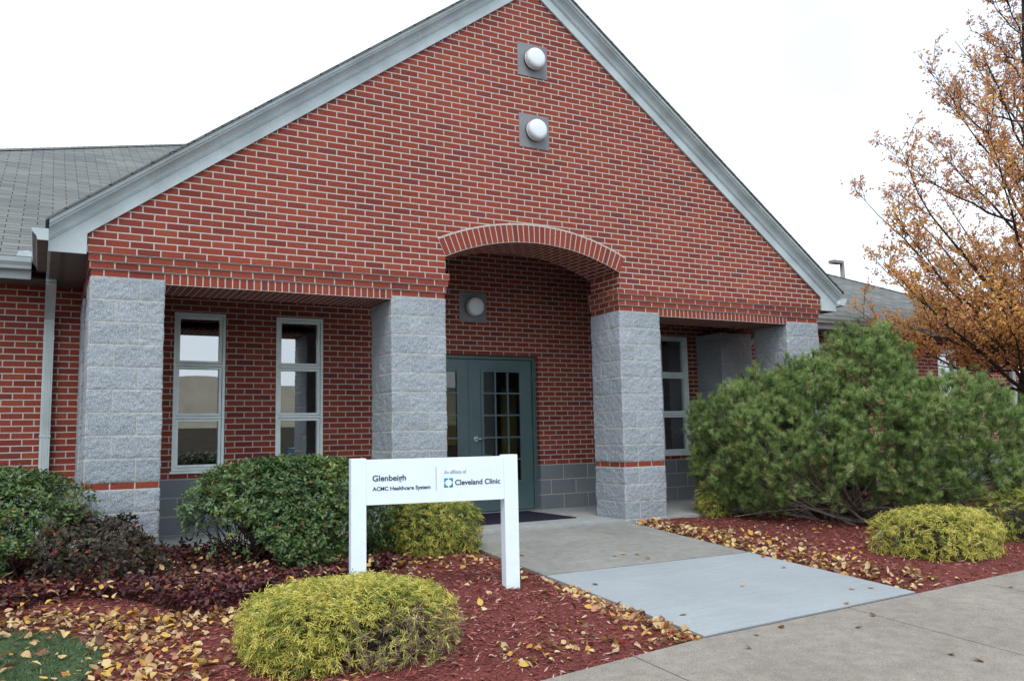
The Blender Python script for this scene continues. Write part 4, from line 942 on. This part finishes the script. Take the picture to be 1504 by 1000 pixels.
for i in range(46):          # bare lower limbs sweeping towards the walk
    s0 = PC + LV * rng.uniform(-.5, .7) + np.array([0, 0, gzf(-1.1)]); e = PC + LV * rng.uniform(-1.4, 1.7) - DV * rng.uniform(.5, 1.0) + np.array([0, 0, rng.uniform(.0, .55)])
    ln.append((curve(s0, e, (s0 + e) / 2 + np.array([0, 0, rng.uniform(-.05, .2)]) + rng.normal(size=3) * .1, 7), rng.uniform(.008, .02), .003))
V, F = cat([V1, poly_segs(ln, 6)]) if False else poly_segs(ln, 6); npmesh('branches', 'twig', V, F, pine)
npmesh('shoots', 'darktwig', V1[0], V1[1], pine)

# pear tree in autumn leaf
TX = np.array([12.56, -0.86, gzf(-0.86) - .05]); pear = empty('pear_tree', tuple(TX), 'autumn pear tree with sparse orange leaves and dark bare branches at the right edge', 'tree')
top = TX + np.array([.33, -.5, 9.0]); ln = []
trunk = [TX + (top - TX) * s + np.array([.05 * math.sin(s * 9), .05 * math.cos(s * 7), 0]) for s in np.linspace(0, 1, 16)]
MBt = MB(); rr = [float((.18 if s < .22 else .085) * (1 - s) ** 0.9 + .01) for s in np.linspace(0, 1, 16)]; rr[0] = .21; MBt.tube([Vector(p) for p in trunk], rr, 12)
MBt.build('trunk', 'bark', pear)
Rz = lambda z: float(np.interp(z, [1.5, 2.0, 2.7, 3.3, 4.2, 5.4, 6.2, 6.9, 7.6, 9.2], [1.4, 1.75, 2.1, 2.4, 2.65, 2.55, 2.05, 1.35, .9, .15]))
l1 = []; l2 = []; l3 = []; LP = []; LD = []
def tr_at(z): s = (z - TX[2]) / 9.0; return TX + (top - TX) * s
for i in range(84):
    zt = 1.95 + 6.6 * (i / 83) ** 1.12; az = i * 2.39996 + rng.uniform(-.3, .3); hz = zt + .1
    R = Rz(min(9.1, zt + .35)) * rng.uniform(.82, 1.05); dr = np.array([math.cos(az), math.sin(az), 0]); z0_ = max(1.4 + .6 * rng.random(), zt - R * rng.uniform(.75, 1.4)) if zt > 2.3 else max(1.5, zt - .15)
    a = tr_at(z0_); e = tr_at(zt) + dr * R + np.array([0, 0, rng.uniform(-.1, .25)]); e[2] = max(e[2], 1.7)
    md = a + (e - a) * .5 + np.array([0, 0, -.02 * R]) + rng.normal(size=3) * .12
    c_ = curve(a, e, md, 9); c_ = [p + rng.normal(size=3) * .02 for p in c_]; vv_, ff_ = poly_segs([(c_, (.008 + .009 * R), .0035)], 6); npmesh('limb', 'bark', vv_, ff_, pear)
    nb = int(4 + R * 6.5)
    for j in range(nb):
        t = rng.uniform(.16, 1.0); k = t * 8; k0 = min(7, int(k)); p = c_[k0] + (c_[k0 + 1] - c_[k0]) * (k - k0); bd_ = nrm((c_[k0 + 1] - c_[k0])[None])[0]
        rv = rdir(1)[0]; rv[2] = abs(rv[2]) * .6 + .5; sdv = nrm((bd_ * .75 + rv * .9)[None])[0]; L = rng.uniform(.35, .95) * (1.15 - .5 * t) * (.55 + .2 * R)
        e2 = p + sdv * L; c2 = curve(p, e2, (p + e2) / 2 + np.array([0, 0, -.04 * L]) + rng.normal(size=3) * .03, 5); l2.append((c2, .006, .0026))
        for q_ in range(int(4 + L * 9)):
            tk = rng.uniform(.1, 1) * 4; k0 = min(3, int(tk)); p2 = c2[k0] + (c2[k0 + 1] - c2[k0]) * (tk - k0); rv = rdir(1)[0]; rv[2] = rv[2] * .6 + .25
            d3 = nrm((sdv * .6 + rv)[None])[0]; L3 = rng.uniform(.1, .28); e3 = p2 + d3 * L3; l3.append(([p2, e3], .0032, .0016))
            dens = float(np.interp(p2[2], [1.5, 3, 4.5, 6, 8], [7.5, 11.5, 9.5, 6.8, 5.2]))
            for _ in range(rng.poisson(dens)): LP.append(p2 + (e3 - p2) * rng.uniform(.2, 1.05) + rng.normal(size=3) * .012); LD.append(nrm((d3 * .4 + rdir(1)[0] * .7 + np.array([0, 0, -.45]))[None])[0])
V, F = cat([poly_segs(l2, 4), poly_segs(l3, 4)]); npmesh('twigs', 'bark', V, F, pear)
LP = np.array(LP); LD = np.array(LD); n_ = len(LP); L = rng.uniform(.03, .056, n_)
V, F, m_ = leaves(LP, LD, rdir(n_), L, L * .66, .18, rng.uniform(-.35, .25, n_))
rn = np.clip(.45 + .22 * rng.normal(size=n_) + .18 * Lump(91)(LP * 1.4) - .05 * (LP[:, 2] - 3), 0, .86); od = rng.random(n_); low = np.clip((3.2 - LP[:, 2]) * .04, 0, .08); rn[od < .03 + low] = rng.uniform(.88, 1, (od < .03 + low).sum())
npmesh('foliage', 'pearleaf', V, F, pear, np.repeat(rn, m_)); print('pear leaves', n_)

# ------------------------------------------------------------------ ground cover, litter, chips, grass
def inpoly(x, y, poly):
    r = np.zeros(len(x), bool); n = len(poly)
    for i in range(n):
        (xa, ya), (xb, yb) = poly[i], poly[(i + 1) % n]; c = ((ya > y) != (yb > y)) & (x < (xb - xa) * (y - ya) / (yb - ya + 1e-12) + xa); r ^= c
    return r
CP = [(-2.5, -1.75), (-0.54, -1.5), (-0.1, -1.35), (0.3, -1.62), (0.68, -2.1), (1.03, -1.95), (1.5, -1.68), (2.1, -1.55), (2.5, -1.28), (2.3, -1.1), (1.9, -.9), (1.2, -.2), (0.3, .1), (-2.5, .1)]
n_ = 48000; x = rng.uniform(-2.5, 2.6, n_); y = rng.uniform(-2.2, .15, n_); jx = .12 * vn(x * 3, y * 3, 9); k = inpoly(x + jx, y + jx, CP); x, y = x[k], y[k]; n_ = len(x)
hgt = np.clip(.08 + .06 * vn(x * 2, y * 2, 12) + .05 * np.clip((y + 1.4), 0, 1), .02, .2) * rng.random(n_) ** .6
P = np.stack([x, y, bed_h(x, y) + hgt + .004], 1); L = rng.uniform(.026, .054, n_); dh = rdir(n_); dh[:, 2] *= .45
V, F, m_ = leaves(P, dh, nrm(np.array([0, 0, 1.0]) + .7 * rdir(n_)), L, L * rng.uniform(.5, .68, n_), .12, rng.uniform(-.25, .2, n_), True)
rn = np.clip(.4 + .2 * rng.normal(size=n_) + .18 * vn(x * 3, y * 3, 15), 0, .9); od = rng.random(n_); rn[od > .95] = rng.uniform(.9, 1, (od > .95).sum())
gc = npmesh('ground_cover', 'maroonleaf', V, F, None, np.repeat(rn, m_)); tag(gc, 'dense maroon leaved ground cover spreading below the left shrubs', 'ground cover', kind='stuff')
i = rng.choice(n_, 2200, replace=False); q_ = np.stack([x[i], y[i], bed_h(x[i], y[i])], 1); e_ = q_ + np.stack([rng.normal(size=2200) * .03, rng.normal(size=2200) * .03, hgt[i] + .02], 1)
V, F = segs(q_, e_, .0016, .001, 3); tag(npmesh('ground_cover_stems', 'darktwig', V, F), 'thin dark stems standing among the maroon ground cover', 'ground cover', kind='stuff')

def litter(n, fx, fy, size=(.038, .062), lift=.014, zf=bed_h, tilt=.65):
    x = fx(n); y = fy(n, x); P = np.stack([x, y, zf(x, y) + .004 + lift * rng.random(n)], 1)
    D_ = rdir(n); D_[:, 2] *= .25; L = rng.uniform(*size, n) * np.where(rng.random(n) < .35, .68, 1.0)
    return P, D_, nrm(np.array([0, 0, 1.0]) + tilt * rdir(n)), L
U = lambda a, b: (lambda n: rng.uniform(a, b, n))
gr_poly = GR
L_ = []
L_.append(litter(760, lambda n: XR + .03 + np.abs(rng.normal(size=n)) * .24, lambda n, x: rng.uniform(-3.72, -.05, n), (.045, .075), .03))
L_.append(litter(120, lambda n: XR + .02 + np.abs(rng.normal(size=n)) * .12, lambda n, x: rng.uniform(-1.8, 0, n), (.045, .07), .03))
L_.append(litter(150, lambda n: XR + .1 + np.abs(rng.normal(size=n)) * .8, lambda n, x: rng.uniform(-2.6, -1.0, n), (.035, .06), .02))
L_.append(litter(340, lambda n: XL - .03 - np.abs(rng.normal(size=n)) * .13, lambda n, x: -4.0 + np.abs(rng.normal(size=n)) * .9, (.04, .066), .025))
L_.append(litter(120, lambda n: rng.uniform(2.0, 3.4, n), lambda n, x: swy(2.6) + .12 + np.abs(rng.normal(size=n)) * .22, (.04, .065), .02))
L_.append(litter(150, lambda n: rng.uniform(1.6, 3.42, n), lambda n, x: rng.uniform(-3.9, -.7, n), (.04, .065)))
L_.append(litter(130, lambda n: rng.uniform(2.2, 3.4, n), lambda n, x: -1.1 + rng.normal(size=n) * .2, (.04, .065), .02))
L_.append(litter(900, lambda n: rng.uniform(-2.0, .85, n), lambda n, x: np.interp(x, [-2, -.5, 0, .3, .75], [-1.75, -1.75, -1.95, -2.2, -2.3]) + rng.normal(size=n) * .17, (.036, .06), .035))
L_.append(litter(520, lambda n: np.interp(rng.random(n), [0, 1], [-.1, .45]) + rng.normal(size=n) * .1, lambda n, x: rng.uniform(-3.7, -1.9, n), (.04, .066), .03))
L_.append(litter(130, lambda n: rng.uniform(-1.3, .0, n), lambda n, x: rng.uniform(-3.4, -1.9, n), (.044, .07), .02, lambda x, y: bed_h(x, y) + .03))
L_.append(litter(70, lambda n: rng.uniform(.3, 1.2, n), lambda n, x: rng.uniform(-3.9, -1.9, n), (.045, .07)))
L_.append(litter(420, lambda n: rng.uniform(-1.2, 2.4, n), lambda n, x: rng.uniform(-1.9, -.7, n), (.035, .06), .03, lambda x, y: bed_h(x, y) + .09))
L_.append(litter(150, lambda n: rng.uniform(6.2, 14, n), lambda n, x: rng.uniform(-3.6, .6, n), (.04, .065)))
L_.append(litter(7, lambda n: rng.uniform(1.1, 1.6, n), lambda n, x: rng.uniform(-3.35, -3.05, n), (.035, .05), .01, lambda x, y: np.full_like(x, .122)))
P = np.concatenate([a[0] for a in L_]); D_ = np.concatenate([a[1] for a in L_]); Nn = np.concatenate([a[2] for a in L_]); L = np.concatenate([a[3] for a in L_])
ok = P[:, 1] > np.interp(P[:, 0], SWX, SWY) + .02; ok &= (P[:, 0] < XL - .01) | (P[:, 0] > XR + .01)
P, D_, Nn, L = P[ok], D_[ok], Nn[ok], L[ok]; n_ = len(P)
V, F, m_ = leaves(P, D_, Nn, L, L * rng.uniform(.62, .9, n_), .2, rng.uniform(-.65, .65, n_), True)
tag(npmesh('leaf_litter', 'litter', V, F, None, np.repeat(rng.random(n_), m_)), 'yellow, tan and orange fallen leaves scattered over the beds', 'fallen leaves', kind='stuff')

n_ = 36000; x = np.where(rng.random(n_) < .62, rng.uniform(-1.2, XL - .01, n_), rng.uniform(XR + .01, 10, n_)); y = rng.uniform(-4.2, -.2, n_)
ok = (y > np.interp(x, SWX, SWY) + .01) & ~inpoly(x, y, GR); x, y = x[ok], y[ok]; n_ = len(x)
P = np.stack([x, y, bed_h(x, y) + .003 + .008 * rng.random(n_)], 1); D_ = rdir(n_); D_[:, 2] *= .22; L = rng.uniform(.02, .075, n_)
V, F, m_ = leaves(P, D_, nrm(np.array([0, 0, 1.0]) + .6 * rdir(n_)), L, rng.uniform(.006, .015, n_), .0, 0)
tag(npmesh('mulch_chips', 'chip', V, F, None, np.repeat(np.clip(.5 + .3 * rng.normal(size=n_), 0, 1), m_)), 'shredded red bark mulch chips covering the beds', 'mulch', kind='stuff')

n_ = 16000; x = rng.uniform(-1.6, .05, n_); y = rng.uniform(-3.9, -1.7, n_); ok = inpoly(x + .04 * rng.normal(size=n_), y + .04 * rng.normal(size=n_), GR); x, y = x[ok], y[ok]; n_ = len(x)
P = np.stack([x, y, bed_h(x, y) + .008], 1); D_ = nrm(np.stack([rng.normal(size=n_) * .55, rng.normal(size=n_) * .55, np.ones(n_)], 1)); L = rng.uniform(.025, .05, n_)
V, F, m_ = leaves(P, D_, rdir(n_), L, .0035, .1, rng.uniform(-.4, .4, n_))
tag(npmesh('grass', 'grass', V, F, None, np.repeat(np.clip(.5 + .25 * rng.normal(size=n_), 0, 1), m_)), 'short green grass in the lower left corner', 'grass', kind='stuff')

# single leaves lying on the concrete
SL_ = [(4.47, -1.61), (5.47, .76), (4.62, -1.57), (4.69, -1.6), (5.53, -2.65), (5.72, -2.24), (4.67, -3.02), (5.61, -3.54), (3.69, -3.51), (4.95, -3.82), (5.39, -3.53), (4.49, -4.28), (4.05, -4.02), (3.77, -4.09), (4.85, -4.16),
       (3.52, -4.31), (4.53, -4.94), (4.55, -5.14), (6.66, -4.04), (3.63, -2.43), (4.68, -1.84), (3.7, -1.2), (6.55, .9), (6.75, .75), (6.6, .55), (6.9, 1.1)]
RED = {4: 'single bright red leaf lying on the pale new slab', 5: 'small red leaf on the pale slab next to the right mulch bed'}
for i, (x, y) in enumerate(SL_):
    z = (gzf(y) + .006) if (y > swy(x) and y < 0) else (gzf(y) + .003 if y < 0 else .003)
    dd = rdir(1); dd[:, 2] *= .15; Ls = rng.uniform(.045, .07)
    V, F, m_ = leaves(np.array([[x, y, z]]), dd, nrm(np.array([[0, 0, 1.0]]) + .3 * rdir(1)), Ls, Ls * .7, .15, rng.uniform(-.1, .35), True)
    V[:, 2] += max(0, z - V[:, 2].min())
    o = empty_m = npmesh('fallen_leaf', 'litter', V - 0, F, None, np.full(len(F), .97 if i in RED else rng.uniform(.05, .5)))
    if i in RED: tag(o, RED[i], 'leaf', 'stray leaves on the concrete')
    else: tag(o, 'small dry brown leaf lying loose on the concrete', 'leaf', 'stray leaves on the concrete')
